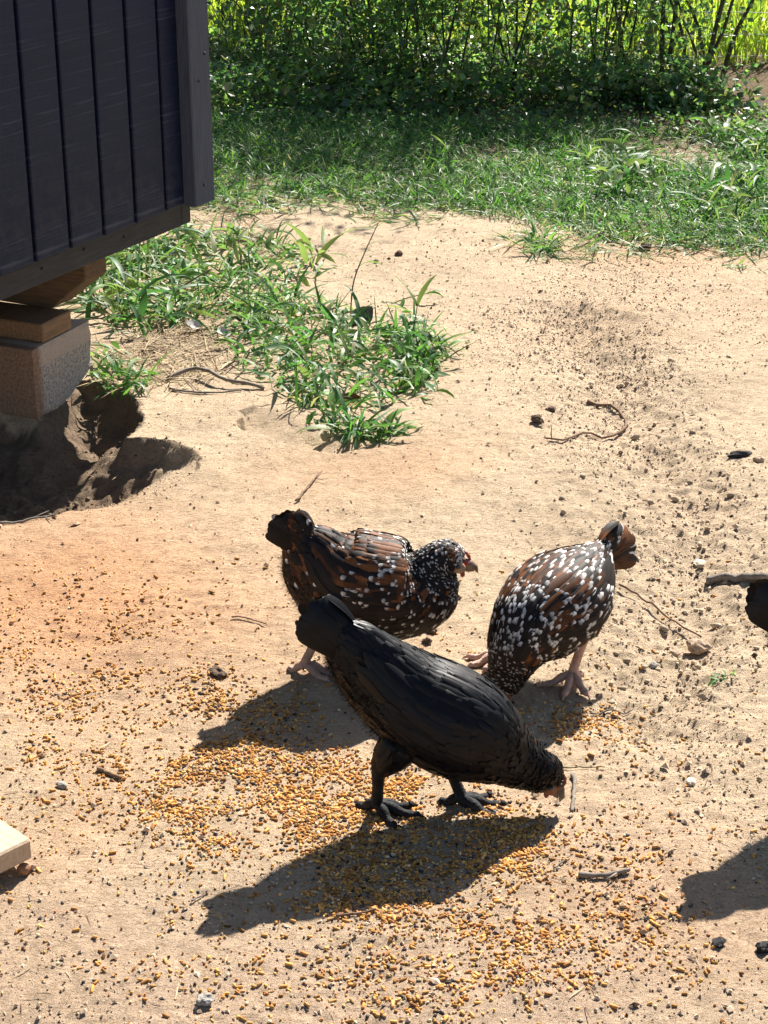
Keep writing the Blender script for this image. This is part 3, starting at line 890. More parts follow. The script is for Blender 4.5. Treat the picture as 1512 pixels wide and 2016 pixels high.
class Loft:
    """body surface swept along a spine: stations (x, y, z, half width, half height)"""
    def __init__(self, st, n=160):
        S = smooth_line(np.array(st, float), n)
        self.n = n
        self.c = S[:, :3]
        self.ry, self.rz = np.maximum(S[:, 3], 0.001), np.maximum(S[:, 4], 0.001)
        T = np.gradient(self.c, axis=0)
        self.len = np.linalg.norm(T, axis=1).sum()
        T /= np.linalg.norm(T, axis=1)[:, None]
        Yv = np.array([0, 1.0, 0]) - T * T[:, 1:2]
        Yv /= np.linalg.norm(Yv, axis=1)[:, None]
        self.Y, self.U, self.T = Yv, np.cross(T, Yv), T
        self.s = np.linspace(0, 1, n)
    def _i(self, a, s):
        return np.stack([np.interp(s, self.s, a[:, k]) for k in range(3)], -1)
    def P(self, s, th):
        c = self._i(self.c, np.clip(s, 0, 1))
        T = self._i(self.T, np.clip(s, 0, 1))
        over = np.minimum(s, 0)[..., None] * self.len
        c = c + T * over
        sc_ = np.clip(s, 0, 1)
        return c + self._i(self.Y, sc_) * (np.interp(sc_, self.s, self.ry) * np.cos(th))[..., None] + self._i(self.U, sc_) * (np.interp(sc_, self.s, self.rz) * np.sin(th))[..., None]
    def Nrm(self, s, th):
        e = 0.01
        ds = self.P(s + e, th) - self.P(s - e, th)
        dt = self.P(s, th + e) - self.P(s, th - e)
        nn = np.cross(dt, ds)
        nn = nn / (np.linalg.norm(nn, axis=-1)[..., None] + 1e-12)
        out = self._i(self.Y, np.clip(s, 0, 1)) * np.cos(th)[..., None] + self._i(self.U, np.clip(s, 0, 1)) * np.sin(th)[..., None]
        return nn * np.sign((nn * out).sum(-1))[..., None]
    def mesh(self, m=36):
        s = np.linspace(0, 1, 70)
        th = np.arange(m) * 2 * math.pi / m
        Sg, Tg = np.meshgrid(s, th, indexing='ij')
        V = self.P(Sg.ravel(), Tg.ravel())
        i = np.arange(70 * m).reshape(70, m)
        j = np.roll(i, -1, 1)
        F = np.stack([i[:-1].ravel(), j[:-1].ravel(), j[1:].ravel(), i[1:].ravel()], 1)
        k = len(V)
        V = np.concatenate([V, [V[:m].mean(0), V[-m:].mean(0)]])
        T3 = np.array([(k, i[0, a], j[0, a]) for a in range(m)] + [(k + 1, j[-1, a], i[-1, a]) for a in range(m)])
        return V, F, T3

def feathers(lf, s, th, L, W, lift, offs, base, bar, tip, wtip, skew=0.0, curl=0.0, r=None, big=0.5):
    """feathers that lie on the loft from root s towards the tail, bent with the body.
    base/bar/tip: (N,3) colours; wtip: 0/1 how much of the tip is pale"""
    r = r or rng
    N = len(s)
    t = FT
    sp = s[:, None] - t[None, :] * (L / lf.len)[:, None]
    thp = th[:, None] + t[None, :] * np.broadcast_to(skew, (N,))[:, None]
    Pm = lf.P(sp, thp)
    Nm = lf.Nrm(np.maximum(sp, 0.01), thp)
    Dm = np.gradient(Pm, axis=1)
    Dm /= np.linalg.norm(Dm, axis=2)[..., None] + 1e-12
    Bm = np.cross(Nm, Dm)
    Bm /= np.linalg.norm(Bm, axis=2)[..., None] + 1e-12
    roll = r.normal(0, 0.16, N)[:, None, None]
    Bm = Bm + Nm * roll
    ctr = Pm + Nm * (offs[:, None] + lift[:, None] * t[None, :] ** 1.3 - curl * t[None, :] ** 3)[..., None]
    hw = 0.5 * W[:, None] * FWP[None, :]
    V = np.stack([ctr - Bm * hw[..., None] - Nm * (0.18 * hw)[..., None], ctr + Nm * (0.10 * hw)[..., None], ctr + Bm * hw[..., None] - Nm * (0.18 * hw)[..., None]], 2)
    col = np.zeros((N, NF, 3, 3))
    col[:, :3] = base[:, None, None, :]
    col[:, 3:5] = bar[:, None, None, :]
    col[:, 5:] = np.where((wtip > 0)[:, None, None, None], tip[:, None, None, :], bar[:, None, None, :])
    q_ = r.random(N) > big
    col[q_, 5] = bar[q_][:, None]
    w_ = (wtip > 0)
    mixc = 0.6 * bar + 0.4 * tip
    col[w_, 5] = np.where(q_[w_][:, None, None], col[w_, 5], mixc[w_][:, None])
    for c_ in (0, 2):
        col[w_, 6, c_] = (0.45 * bar + 0.55 * tip)[w_]
        col[w_, 8, c_] = (0.5 * bar + 0.5 * tip)[w_]
    style = r.integers(0, 4, N)
    for st_, cols_ in ((1, (0,)), (2, (2,)), (3, (0, 2))):
        for c_ in cols_:
            q_ = (style == st_)
            col[q_, 5:7, c_] = bar[q_][:, None]
    b = (np.arange(N) * NF * 3)[:, None, None] + (np.arange(NF - 1) * 3)[None, :, None] + np.arange(2)[None, None, :]
    F = np.stack([b, b + 1, b + 4, b + 3], -1).reshape(-1, 4)
    return V.reshape(-1, 3), F, np.zeros((0, 3), int), col.reshape(-1, 3)

def fluff(lf, s, th, L, W, cols, r):
    """downy fibres"""
    N = len(s)
    P0, N0 = lf.P(s, th), lf.Nrm(np.maximum(s, 0.01), th)
    D0 = lf.P(s - 0.02, th) - lf.P(s, th); D0 /= np.linalg.norm(D0, axis=1)[:, None] + 1e-12
    D = D0 * 0.9 + N0 * r.uniform(0.1, 0.55, N)[:, None] + r.normal(0, 0.30, (N, 3)) + np.array([0, 0, -0.25])
    D /= np.linalg.norm(D, axis=1)[:, None]
    B = np.cross(D, N0); B /= np.linalg.norm(B, axis=1)[:, None] + 1e-12
    mid = P0 + D * (L * 0.5)[:, None]
    end = P0 + D * L[:, None] + np.array([0, 0, -0.004]) + r.normal(0, 0.003, (N, 3))
    V = np.stack([P0 - B * W[:, None], P0 + B * W[:, None], mid - B * W[:, None] * 0.7, mid + B * W[:, None] * 0.7, end], 1)
    k = np.arange(N) * 5
    return V.reshape(-1, 3), np.stack([k, k + 1, k + 3, k + 2], 1), np.stack([k + 2, k + 3, k + 4], 1), np.repeat(cols, 5, 0)

def blob_mesh(name, c, r, sub=2, jit=0.0, seed=1):
    bm = bmesh.new()
    bmesh.ops.create_icosphere(bm, subdivisions=sub, radius=1)
    for v in bm.verts:
        d = v.co.copy()
        k = 1 + jit * mnoise.noise(d * 1.7 + Vector((seed, 0, 0)))
        v.co = Vector((c[0] + d.x * r[0] * k, c[1] + d.y * r[1] * k, c[2] + d.z * r[2] * k))
    me = bpy.data.meshes.new(name); bm.to_mesh(me); bm.free()
    for pg in me.polygons: pg.use_smooth = True
    return me

MAT_FEATHER = attr_mat('speckled_feathers', 0.62, 0.2, var=0.35)
MAT_BLACKF = attr_mat('black_feathers', 0.46, 0.19, var=0.3)
MAT_EYE = plain_mat('eye_dark', (0.02, 0.012, 0.008), rough=0.1, spec=0.8, bump_s=0)

def leg_mesh(hip, hock, foot, yaw, toes, r_sh=0.0062, toeL=0.048, flat=0.0):
    """shank and four toes in one skin; foot = ankle point just above the ground"""
    parts = []
    hock, foot = np.array(hock, float), np.array(foot, float)
    L = smooth_line([hock + (np.array(hip) - hock) * 0.25, hock, (hock + foot) / 2, foot, foot + np.array([0, 0, -0.004])], 18)
    R = np.interp(np.linspace(0, 1, 18), [0, 0.25, 0.5, 0.85, 1], [r_sh * 1.25, r_sh * 1.2, r_sh * 0.92, r_sh * 1.05, r_sh * 1.1])
    parts.append(tube_arrays(L, R, 10)[:3])
    for (da, ln) in toes:
        a_ = yaw + da
        d = np.array([math.cos(a_), math.sin(a_), 0])
        base = foot + np.array([0, 0, -0.001])
        gz = -foot[2] + 0.0045
        P = [base, base + d * ln * 0.30 + np.array([0, 0, (gz) * 0.55 + 0.004]), base + d * ln * 0.62 + np.array([0, 0, gz + 0.001]), base + d * ln * 0.86 + np.array([0, 0, gz]), base + d * ln * 0.95 + np.array([0, 0, gz + 0.0015]), base + d * ln * 1.14 + np.array([0, 0, gz - 0.0035])]
        LL = smooth_line(P, 20)
        RR = np.interp(np.linspace(0, 1, 20), [0, 0.25, 0.5, 0.72, 0.8, 0.84, 1], [r_sh, r_sh * 0.82, r_sh * 0.72, r_sh * 0.66, r_sh * 0.55, r_sh * 0.38, r_sh * 0.08])
        RR = RR * (1 + 0.10 * np.cos(np.linspace(0, 1, 20) * 6.283 * 4))
        parts.append(tube_arrays(LL, RR, 8)[:3])
    return merge(parts)

def make_hen(name, label, loc, heading, stations, head, tail, legs, pal, mat, seed, leg_mat, beak_mat, skin_mat, group='hens pecking at scattered feed', sx=1.0, sz=1.0, sr=1.0):
    stations = [(x_ * sx, y_, z_ * sz, a_ * sr, b_ * sr) for x_, y_, z_, a_, b_ in stations]
    head = dict(head); head['c'] = (head['c'][0] * sx, 0, head['c'][2] * sz)
    r = np.random.default_rng(seed)
    root = empty(name, (loc[0], loc[1], loc[2]), math.atan2(heading[1], heading[0]), label=label, category='hen', group=group)
    lf = Loft(stations)
    # ---- body with thighs as one remeshed skin
    parts = [lf.mesh()]
    thighs = []
    for lg in legs:
        hip, hock = np.array(lg['hip'], float), np.array(lg['hock'], float)
        tl = Loft([(*(hip + (hip - hock) * 0.15), 0.024, 0.026), (*hip, 0.027, 0.030), (*(hip * 0.5 + hock * 0.5), 0.021, 0.023), (*(hip * 0.15 + hock * 0.85), 0.013, 0.014), (*(hock), 0.009, 0.009)], 60)
        thighs.append(tl)
        parts.append(tl.mesh(20))
    V, F, _ = merge(parts)
    bme = fast_mesh('body', V, F)
    body = add('body', bme, None, root)
    md = body.modifiers.new('skin', 'REMESH'); md.mode = 'VOXEL'; md.voxel_size = 0.0045; md.use_smooth_shade = True
    dg = bpy.context.evaluated_depsgraph_get()
    nm = bpy.data.meshes.new_from_object(body.evaluated_get(dg))
    body.modifiers.clear(); body.data = nm
    nm.name = 'body'
    nm.materials.clear(); nm.materials.append(pal['under'])
    # ---- plumage
    rows = []
    def zone(n, s0, s1, th0, th1, L, W, lift, offs, kind):
        s = s0 + (s1 - s0) * (np.arange(n) + r.random(n)) / n
        th = r.uniform(th0, th1, n)
        base, bar, tip, wt = pal['colour'](s, th, kind, r)
        Lr, Wr = r.uniform(*L, n), r.uniform(*W, n)
        return feathers(lf, s, th, Lr, Wr, r.uniform(*lift, n), r.uniform(*offs, n), base, bar, tip, wt, r=r, big=pal.get('big', 0.5))
    pi = math.pi
    rows.append(zone(520, 0.02, 0.18, 0, 2 * pi, (0.030, 0.052), (0.010, 0.015), (0.001, 0.006), (0.0005, 0.003), 'rump'))
    rows.append(zone(1700, 0.10, 0.58, 0, 2 * pi, (0.022, 0.038), (0.009, 0.014), (0.001, 0.004), (0.0005, 0.003), 'body'))
    rows.append(zone(620, 0.12, 0.48, 0.2 * pi, 0.8 * pi, (0.034, 0.055), (0.008, 0.012), (0.001, 0.004), (0.002, 0.005), 'saddle'))
    rows.append(zone(1700, 0.48, 0.76, 0, 2 * pi, (0.016, 0.028), (0.007, 0.011), (0.001, 0.004), (0.0005, 0.003), 'breast'))
    rows.append(zone(1700, 0.70, 0.93, 0, 2 * pi, (0.012, 0.022), (0.0045, 0.008), (0.0015, 0.004), (0.0005, 0.002), 'neck'))
    rows.append(zone(420, 0.90, 0.985, 0.12 * pi, 0.88 * pi, (0.006, 0.011), (0.004, 0.006), (0.0008, 0.002), (0.0003, 0.001), 'head'))
    rows.append(zone(160, 0.89, 0.955, 0, 2 * pi, (0.006, 0.012), (0.004, 0.006), (0.0008, 0.002), (0.0003, 0.001), 'head'))
    # downy rear and belly
    nfl = 6500
    s = r.uniform(0.05, 0.34, nfl); th = r.uniform(-0.98 * pi, -0.02 * pi, nfl)
    rows.append(fluff(lf, s, th, r.uniform(0.007, 0.022, nfl), r.uniform(0.0003, 0.0007, nfl), pal['fluff'](nfl, r), r))
    for tl in thighs:
        nn = 220
        s = r.uniform(0.05, 0.80, nn); th = r.uniform(0, 2 * pi, nn)
        base, bar, tip, wt = pal['colour'](np.full(nn, 0.3), np.full(nn, -1.5), 'thigh', r)
        # loft runs hip -> hock, so a negative length makes feathers point down the leg
        rows.append(feathers(tl, s, th, -r.uniform(0.012, 0.024, nn), r.uniform(0.007, 0.011, nn), r.uniform(0.001, 0.004, nn), r.uniform(0.0005, 0.002, nn), base, bar, tip, wt, r=r))
    V, F, C = merge(rows)
    add('plumage', fast_mesh('plumage', V, F, C), mat, root, kind='stuff')
    # ---- wings: coverts in one skin, each flight feather a piece of its own
    for sd in (1, -1):
        def TH(a):          # angle above the side, mirrored for the other wing
            return a if sd > 0 else pi - a
        rws = []
        for (n, s0, s1, a0, a1, L, W, off, lift) in ((170, 0.50, 0.66, -0.10, 0.95, (0.018, 0.028), (0.008, 0.013), (0.004, 0.007), (0.001, 0.004)), (130, 0.42, 0.54, -0.15, 1.0, (0.026, 0.038), (0.010, 0.014), (0.005, 0.008), (0.001, 0.004)), (60, 0.36, 0.45, -0.18, 0.95, (0.036, 0.05), (0.011, 0.015), (0.006, 0.009), (0.001, 0.004))):
            s = r.uniform(s0, s1, n); a_ = r.uniform(a0, a1, n)
            th = np.array([TH(x) for x in a_])
            base, bar, tip, wt = pal['colour'](s, th, 'wing', r)
            rws.append(feathers(lf, s, th, r.uniform(*L, n), r.uniform(*W, n), r.uniform(*lift, n), r.uniform(*off, n), base, bar, tip, wt, r=r, big=pal.get('big', 0.5)))
        V, F, C = merge(rws)
        wg = add('wing', fast_mesh('wing', V, F, C), mat, root)
        for k in range(9):
            a_ = -0.10 + 0.085 * k
            th = np.array([TH(a_)]); s = np.array([0.40 + 0.012 * math.sin(k)])
            base, bar, tip, wt = pal['colour'](s, th, 'flight', r)
            V, F, _, C = feathers(lf, s, th, np.array([0.105 + 0.012 * math.sin(k * 1.3)]), np.array([0.018]), np.array([0.004]), np.array([0.006 + 0.0005 * k]), base, bar, tip, wt, skew=sd * 0.06, r=r)
            add('flight_feather', fast_mesh('flight_feather', V, F, C), mat, wg)
    # ---- tail
    td = np.array(tail['dir'], float); td /= np.linalg.norm(td)
    tu = np.cross(td, [0, 1.0, 0]); tu = tu / np.linalg.norm(tu)
    if tu[2] < 0: tu = -tu
    troot = lf.P(np.array([tail.get('s', 0.05)]), np.array([0.0]))[0]; troot[1] = 0
    rws = []
    def tail_feather(side, f, Lt, Wt, kind):
        ang = tail['top'] + (tail['bot'] - tail['top']) * f
        d = td * math.cos(ang) + tu * math.sin(ang)
        y_ = side * (0.004 + 0.030 * f ** 0.8 * tail.get('spread', 1))
        d = d + np.array([0, side * 0.22 * f * tail.get('spread', 1), 0]); d /= np.linalg.norm(d)
        st = troot + tu * (0.019 - 0.038 * f) + np.array([0, y_ * 0.6, 0])
        nrm = np.array([0.0, side, 0]) * (0.55 + 0.45 * f) + tu * (0.75 * (1 - f)); nrm -= d * (nrm @ d); nrm /= np.linalg.norm(nrm)
        bb = np.cross(nrm, d)
        ctr = st + (FT * Lt)[:, None] * d + nrm * (0.004 * np.sin(FT * 3))[:, None] - tu * (tail.get('droop', 0.012) * FT ** 2)[:, None]
        prof = np.array([0.4, 0.7, 0.95, 1.06, 1.08, 1.06, 0.92, 0.62, 0.2])
        hw = 0.5 * Wt * prof
        V = np.stack([ctr - bb * hw[:, None] - nrm * (0.2 * hw)[:, None], ctr + nrm * (0.05 * hw)[:, None], ctr + bb * hw[:, None] - nrm * (0.2 * hw)[:, None]], 1).reshape(-1, 3)
        base, bar, tip, wt = pal['colour'](np.array([0.0]), np.array([f * 1.5]), kind, r)
        col = np.zeros((NF, 3, 3)); col[:3] = base[0]; col[3:5] = bar[0]; col[5:] = tip[0] if wt[0] > 0 else bar[0]
        b = np.arange(NF - 1)[:, None] * 3 + np.arange(2)[None]
        F = np.stack([b, b + 1, b + 4, b + 3], -1).reshape(-1, 4)
        return V, F, np.zeros((0, 3), int), col.reshape(-1, 3)
    for sd in (1, -1):
        for k in range(46):
            f = r.random()
            rws.append(tail_feather(sd, f, tail['L'] * r.uniform(0.45, 0.96), r.uniform(0.014, 0.022), 'rump'))
    V, F, C = merge(rws)
    tl_o = add('tail', fast_mesh('tail', V, F, C), mat, root)
    for sd in (1, -1):
        for k in range(7):
            V, F, _, C = tail_feather(sd, k / 6.0, tail['L'] * (1.0 - 0.55 * (k / 6.0 - 0.38) ** 2 - 0.04 * (sd > 0) + r.normal(0, 0.025)), 0.027, 'tail')
            add('tail_feather', fast_mesh('tail_feather', V, F, C), mat, tl_o)
    # ---- head furniture
    hc, hd = np.array(head['c'], float), np.array(head['dir'], float); hd /= np.linalg.norm(hd)
    hy = np.array([0, 1.0, 0]); hy -= hd * (hy @ hd); hy /= np.linalg.norm(hy)
    hu = np.cross(hd, hy)
    hr = head['r']
    ht = hc + hd * hr * 0.9
    def cone(P, R, sq=0.8):
        V, q, t3 = tube_arrays(P, R, 10)
        return V, q, t3
    up = merge([cone([ht - hd * hr * 0.3 + hu * hr * 0.08, ht + hd * hr * 0.28 + hu * hr * 0.04, ht + hd * hr * 0.62 - hu * hr * 0.08, ht + hd * hr * 0.82 - hu * hr * 0.36], [hr * 0.34, hr * 0.30, hr * 0.17, hr * 0.02])])
    lo = merge([cone([ht - hd * hr * 0.3 - hu * hr * 0.22, ht + hd * hr * 0.25 - hu * hr * 0.24, ht + hd * hr * 0.58 - hu * hr * 0.30], [hr * 0.24, hr * 0.20, hr * 0.03])])
    bk = add('beak', fast_mesh('beak', up[0], up[1]), beak_mat, root)
    add('lower_beak', fast_mesh('lower_beak', lo[0], lo[1]), beak_mat, bk)
    # comb: a low ridge
    cv = []
    for f in np.linspace(0, 1, 7):
        cv.append(ht + hd * hr * (0.30 - 0.95 * f) + hu * hr * (0.16 + 0.56 * math.sin(min(f * 1.6, 1) * 1.57)))
    V, q, t3 = tube_arrays(smooth_line(cv, 14), np.interp(np.linspace(0, 1, 14), [0, 0.3, 0.7, 1], [0.0012, 0.0030, 0.0028, 0.001]) * (1 + 0.25 * np.sin(np.arange(14) * 2.2)), 8)
    add('comb', fast_mesh('comb', V, [q, t3]), skin_mat, root)
    for sd in (1, -1):
        fc = hc + hd * hr * 0.42 + hy * sd * hr * 0.60 - hu * hr * 0.05
        fme = blob_mesh('face_patch', (0, 0, 0), (hr * 0.50, hr * 0.22, hr * 0.38), 2, 0.08, sd)
        M = Matrix((( hd[0], hy[0], hu[0], fc[0]), (hd[1], hy[1], hu[1], fc[1]), (hd[2], hy[2], hu[2], fc[2]), (0, 0, 0, 1)))
        fme.transform(M)
        fp = add('face_patch', fme, head.get('face', skin_mat), root)
        add('lore', blob_mesh('lore', ht - hd * hr * 0.12 + hy * sd * hr * 0.26 + hu * hr * 0.16, (hr * 0.30, hr * 0.15, hr * 0.17), 2, 0.1), skin_mat, root)
        ec = hc + hd * hr * 0.42 + hy * sd * hr * 0.82 + hu * hr * 0.08
        em = blob_mesh('eye', ec, (hr * 0.15, hr * 0.15, hr * 0.15), 2)
        add('eye', em, MAT_EYE, fp)
        wc = ht - hd * hr * 0.05 + hy * sd * hr * 0.22 - hu * hr * 0.55
        add('wattle', blob_mesh('wattle', wc, (hr * 0.14, hr * 0.09, hr * 0.22), 2, 0.2), skin_mat, root)
    # ---- legs
    for lg in legs:
        V, F, _ = leg_mesh(lg['hip'], lg['hock'], lg['foot'], lg.get('yaw', 0), lg.get('toes', [(0.0, 0.052), (0.55, 0.046), (-0.55, 0.044), (2.9, 0.026)]), lg.get('r', 0.0062))
        add('leg', fast_mesh('leg', V, F), leg_mat, root)
    return root

def leg_material(name, c, c2):
    m, n, l, p = new_mat(name)
    vec = obj_coord(n, l)
    wv = n.new('ShaderNodeTexVoronoi'); wv.inputs['Scale'].default_value = 260; l.new(vec, wv.inputs['Vector'])
    nz = noise_node(n, l, 45, 3, vec=vec)
    l.new(ramp(n, l, nz.outputs[0], [(0.35, c2), (0.65, c)]), p.inputs['Base Color'])
    p.inputs['Roughness'].default_value = 0.75
    p.inputs['Specular IOR Level'].default_value = 0.2
    l.new(bump(n, l, wv.outputs['Distance'], 0.5, 0.0015), p.inputs['Normal'])
    return m
LEG_PINK = leg_material('pink_leg_skin', (0.56, 0.36, 0.28), (0.42, 0.26, 0.20))
LEG_BUFF = leg_material('grey_pink_leg_skin', (0.40, 0.27, 0.21), (0.27, 0.18, 0.14))
LEG_SLATE = leg_material('slate_leg_skin', (0.022, 0.022, 0.024), (0.009, 0.009, 0.010))
BEAK_HORN = plain_mat('horn_beak', (0.30, 0.20, 0.12), (0.15, 0.09, 0.05), 60, 0.4, 0.5, bump_s=0)
BEAK_DARK = plain_mat('dark_beak', (0.07, 0.055, 0.045), (0.03, 0.025, 0.02), 60, 0.4, 0.5, bump_s=0)
SKIN_RED = plain_mat('red_comb_skin', (0.50, 0.075, 0.05), (0.34, 0.05, 0.035), 200, 0.5, 0.4, bump_s=0.3, bump_d=0.001)
SKIN_BROWN = plain_mat('dusky_comb_skin', (0.20, 0.075, 0.045), (0.11, 0.04, 0.03), 200, 0.55, 0.4, bump_s=0.3, bump_d=0.001)
FACE_BUFF = plain_mat('buff_face', (0.46, 0.30, 0.19), (0.28, 0.17, 0.10), 260, 0.7, 0.3, bump_s=0.3, bump_d=0.001)
FACE_RUST = plain_mat('rust_face', (0.26, 0.11, 0.05), (0.13, 0.055, 0.025), 260, 0.7, 0.3, bump_s=0.3, bump_d=0.001)
UNDER_DARK = plain_mat('dark_down', (0.020, 0.014, 0.010), rough=0.95, bump_s=0.4)
UNDER_BLACK = plain_mat('black_down', (0.005, 0.0045, 0.005), rough=0.9, bump_s=0.4)

def rows3(a, n):
    return np.tile(np.array(a, float), (n, 1))

def speckled(prob, brown_k, white=(0.78, 0.74, 0.68), tail_brown=0.35, breast_grey=0.85):
    """mahogany, black and white mottling; prob: chance of a white tip for each zone"""
    def f(s, th, kind, r):
        n = len(s)
        br = rows3((0.13, 0.046, 0.014), n) * r.uniform(0.45, 1.5, (n, 1))
        bk = rows3((0.016, 0.011, 0.009), n) * r.uniform(0.6, 1.4, (n, 1))
        up = np.sin(th)
        pb = {'rump': 0.55, 'body': 0.22, 'saddle': 0.75, 'breast': 0.12, 'neck': 0.04, 'head': 0.18, 'wing': 0.45, 'flight': 0.35, 'tail': tail_brown, 'thigh': 0.3}[kind] * brown_k
        if kind == 'rump': pb = max(pb, 0.8 * tail_brown if tail_brown > 1 else 0)
        patch = fbm(s * 9.0 + 3, th * 1.3 + 5, 1.0, 2, 4.0) * 1.6
        pb = pb * np.where(np.sin(th) > 0.25, 1.25, 0.45) if kind in ('body', 'wing', 'flight', 'breast') else pb
        isb = (r.random(n) * 0.6 + 0.2 + patch) < pb * 1.1
        base = np.where(isb[:, None], br, bk)
        bar = np.where((r.random(n) < 0.55)[:, None], bk, base)
        tip = rows3(white, n) * r.uniform(0.6, 1.1, (n, 1))
        pr = np.where((s > 0.46) & (s < 0.70) & (np.sin(th) > 0.3), np.maximum(prob[kind], 0.72), prob[kind])
        wt = (r.random(n) < pr).astype(float)
        if kind in ('breast', 'neck'):
            tip = np.where((np.sin(th) > 0.3)[:, None] & (s < 0.66)[:, None], tip, tip * breast_grey)
        if kind == 'head':
            base = np.where((wt > 0)[:, None], tip, base); bar = base
        return base, bar, tip, wt
    return f
def spk_fluff(n, r):
    return rows3((0.060, 0.036, 0.024), n) * r.uniform(0.4, 1.8, (n, 1))
def black_colour(s, th, kind, r):
    n = len(s)
    b = rows3((0.0034, 0.0038, 0.0058), n) * r.uniform(0.7, 1.4, (n, 1))
    rust = rows3((0.05, 0.018, 0.008), n)
    k = {'neck': 0.06, 'thigh': 0.03, 'rump': 0.02, 'head': 0.10, 'breast': 0.02}.get(kind, 0.005)
    b = np.where((r.random(n) < k)[:, None], rust * r.uniform(0.4, 1.0, (n, 1)), b)
    tip = np.minimum(b * 1.3 + 0.001, 0.02)
    return b, b * 0.9, tip, (r.random(n) < 0.5).astype(float)
def black_fluff(n, r):
    c = rows3((0.006, 0.005, 0.005), n) * r.uniform(0.5, 1.6, (n, 1))
    return np.where((r.random(n) < 0.18)[:, None], rows3((0.030, 0.012, 0.006), n), c)

PAL_A = {'big': 0.15, 'under': UNDER_DARK, 'colour': speckled({'rump': 0.10, 'body': 0.20, 'saddle': 0.12, 'breast': 0.42, 'neck': 0.40, 'head': 0.42, 'wing': 0.30, 'flight': 0.0, 'tail': 0.0, 'thigh': 0.12}, 1.0), 'fluff': spk_fluff}
PAL_B = {'big': 0.75, 'under': UNDER_DARK, 'colour': speckled({'rump': 0.42, 'body': 0.48, 'saddle': 0.5, 'breast': 0.42, 'neck': 0.30, 'head': 0.50, 'wing': 0.62, 'flight': 0.3, 'tail': 0.12, 'thigh': 0.45}, 0.95, (0.82, 0.79, 0.74), 1.2, 0.55), 'fluff': spk_fluff}
PAL_C = {'under': UNDER_BLACK, 'colour': black_colour, 'fluff': black_fluff}

# speckled hen with its head up, side on
oa = G(708, 1306); oz = hz(oa[0], oa[1])
make_hen('hen', 'speckled brown, black and white hen walking right with its head up', (oa[0], oa[1], oz), (1.0, -0.04),
    [(-0.128, 0, 0.235, 0.014, 0.030), (-0.108, 0, 0.215, 0.034, 0.050), (-0.085, 0, 0.190, 0.055, 0.066), (-0.05, 0, 0.168, 0.072, 0.080), (0.0, 0, 0.155, 0.083, 0.086), (0.05, 0, 0.150, 0.080, 0.084), (0.098, 0, 0.146, 0.071, 0.081), (0.134, 0, 0.152, 0.059, 0.070), (0.156, 0, 0.172, 0.043, 0.052), (0.171, 0, 0.190, 0.034, 0.038), (0.189, 0, 0.202, 0.0300, 0.0315), (0.208, 0, 0.203, 0.0255, 0.0270), (0.225, 0, 0.198, 0.014, 0.016)],
    {'c': (0.201, 0, 0.201), 'dir': (1, 0, -0.25), 'r': 0.029, 'face': FACE_BUFF},
    {'dir': (-0.30, 0, 0.95), 'top': 0.02, 'bot': -0.30, 'L': 0.068, 'droop': 0.012, 'spread': 0.7},
    [{'hip': (-0.03, -0.045, 0.115), 'hock': (-0.065, -0.040, 0.082), 'foot': (-0.092, -0.036, 0.020), 'yaw': -0.1, 'toes': [(0.0, 0.058), (0.5, 0.05), (-0.5, 0.05), (2.9, 0.03)], 'r': 0.0082},
     {'hip': (0.0, 0.04, 0.12), 'hock': (-0.015, 0.042, 0.08), 'foot': (-0.005, 0.045, 0.018), 'yaw': 0.1, 'r': 0.0082}],
    PAL_A, MAT_FEATHER, 11, LEG_BUFF, BEAK_HORN, SKIN_RED, sx=0.765)

# speckled hen pecking, seen from the front
ob = G(1075, 1325); oz = hz(ob[0], ob[1])
make_hen('hen', 'speckled hen with big white spots pecking toward the camera, behind black hen', (0.290, 2.670, hz(0.290, 2.670)), (-0.66, -0.75),
    [(-0.138, 0, 0.205, 0.016, 0.028), (-0.116, 0, 0.196, 0.036, 0.042), (-0.090, 0, 0.184, 0.060, 0.058), (-0.05, 0, 0.170, 0.084, 0.078), (0.0, 0, 0.156, 0.098, 0.088), (0.045, 0, 0.144, 0.092, 0.088), (0.085, 0, 0.132, 0.074, 0.080), (0.118, 0, 0.110, 0.056, 0.062), (0.138, 0, 0.086, 0.044, 0.048), (0.150, 0, 0.068, 0.037, 0.039), (0.160, 0, 0.054, 0.032, 0.033), (0.168, 0, 0.040, 0.026, 0.027), (0.174, 0, 0.031, 0.013, 0.014)],
    {'c': (0.163, 0, 0.050), 'dir': (0.5, 0, -0.86), 'r': 0.027, 'face': FACE_RUST},
    {'dir': (-0.86, 0, 0.50), 'top': 0.16, 'bot': -0.36, 'L': 0.085, 'droop': 0.02, 'spread': 0.75},
    [{'hip': (-0.01, 0.050, 0.115), 'hock': (-0.025, 0.042, 0.085), 'foot': (-0.004, 0.034, 0.016), 'yaw': 0.25, 'toes': [(0.15, 0.062), (0.85, 0.058), (-0.75, 0.058), (2.9, 0.03)], 'r': 0.0082},
     {'hip': (0.005, -0.050, 0.115), 'hock': (0.01, -0.085, 0.085), 'foot': (0.02, -0.105, 0.016), 'yaw': -0.4, 'toes': [(0.0, 0.058), (0.55, 0.05), (-0.6, 0.055), (2.9, 0.03)], 'r': 0.0082}],
    PAL_B, MAT_FEATHER, 23, LEG_PINK, BEAK_HORN, SKIN_BROWN, sx=0.88, sz=0.90, sr=0.82)

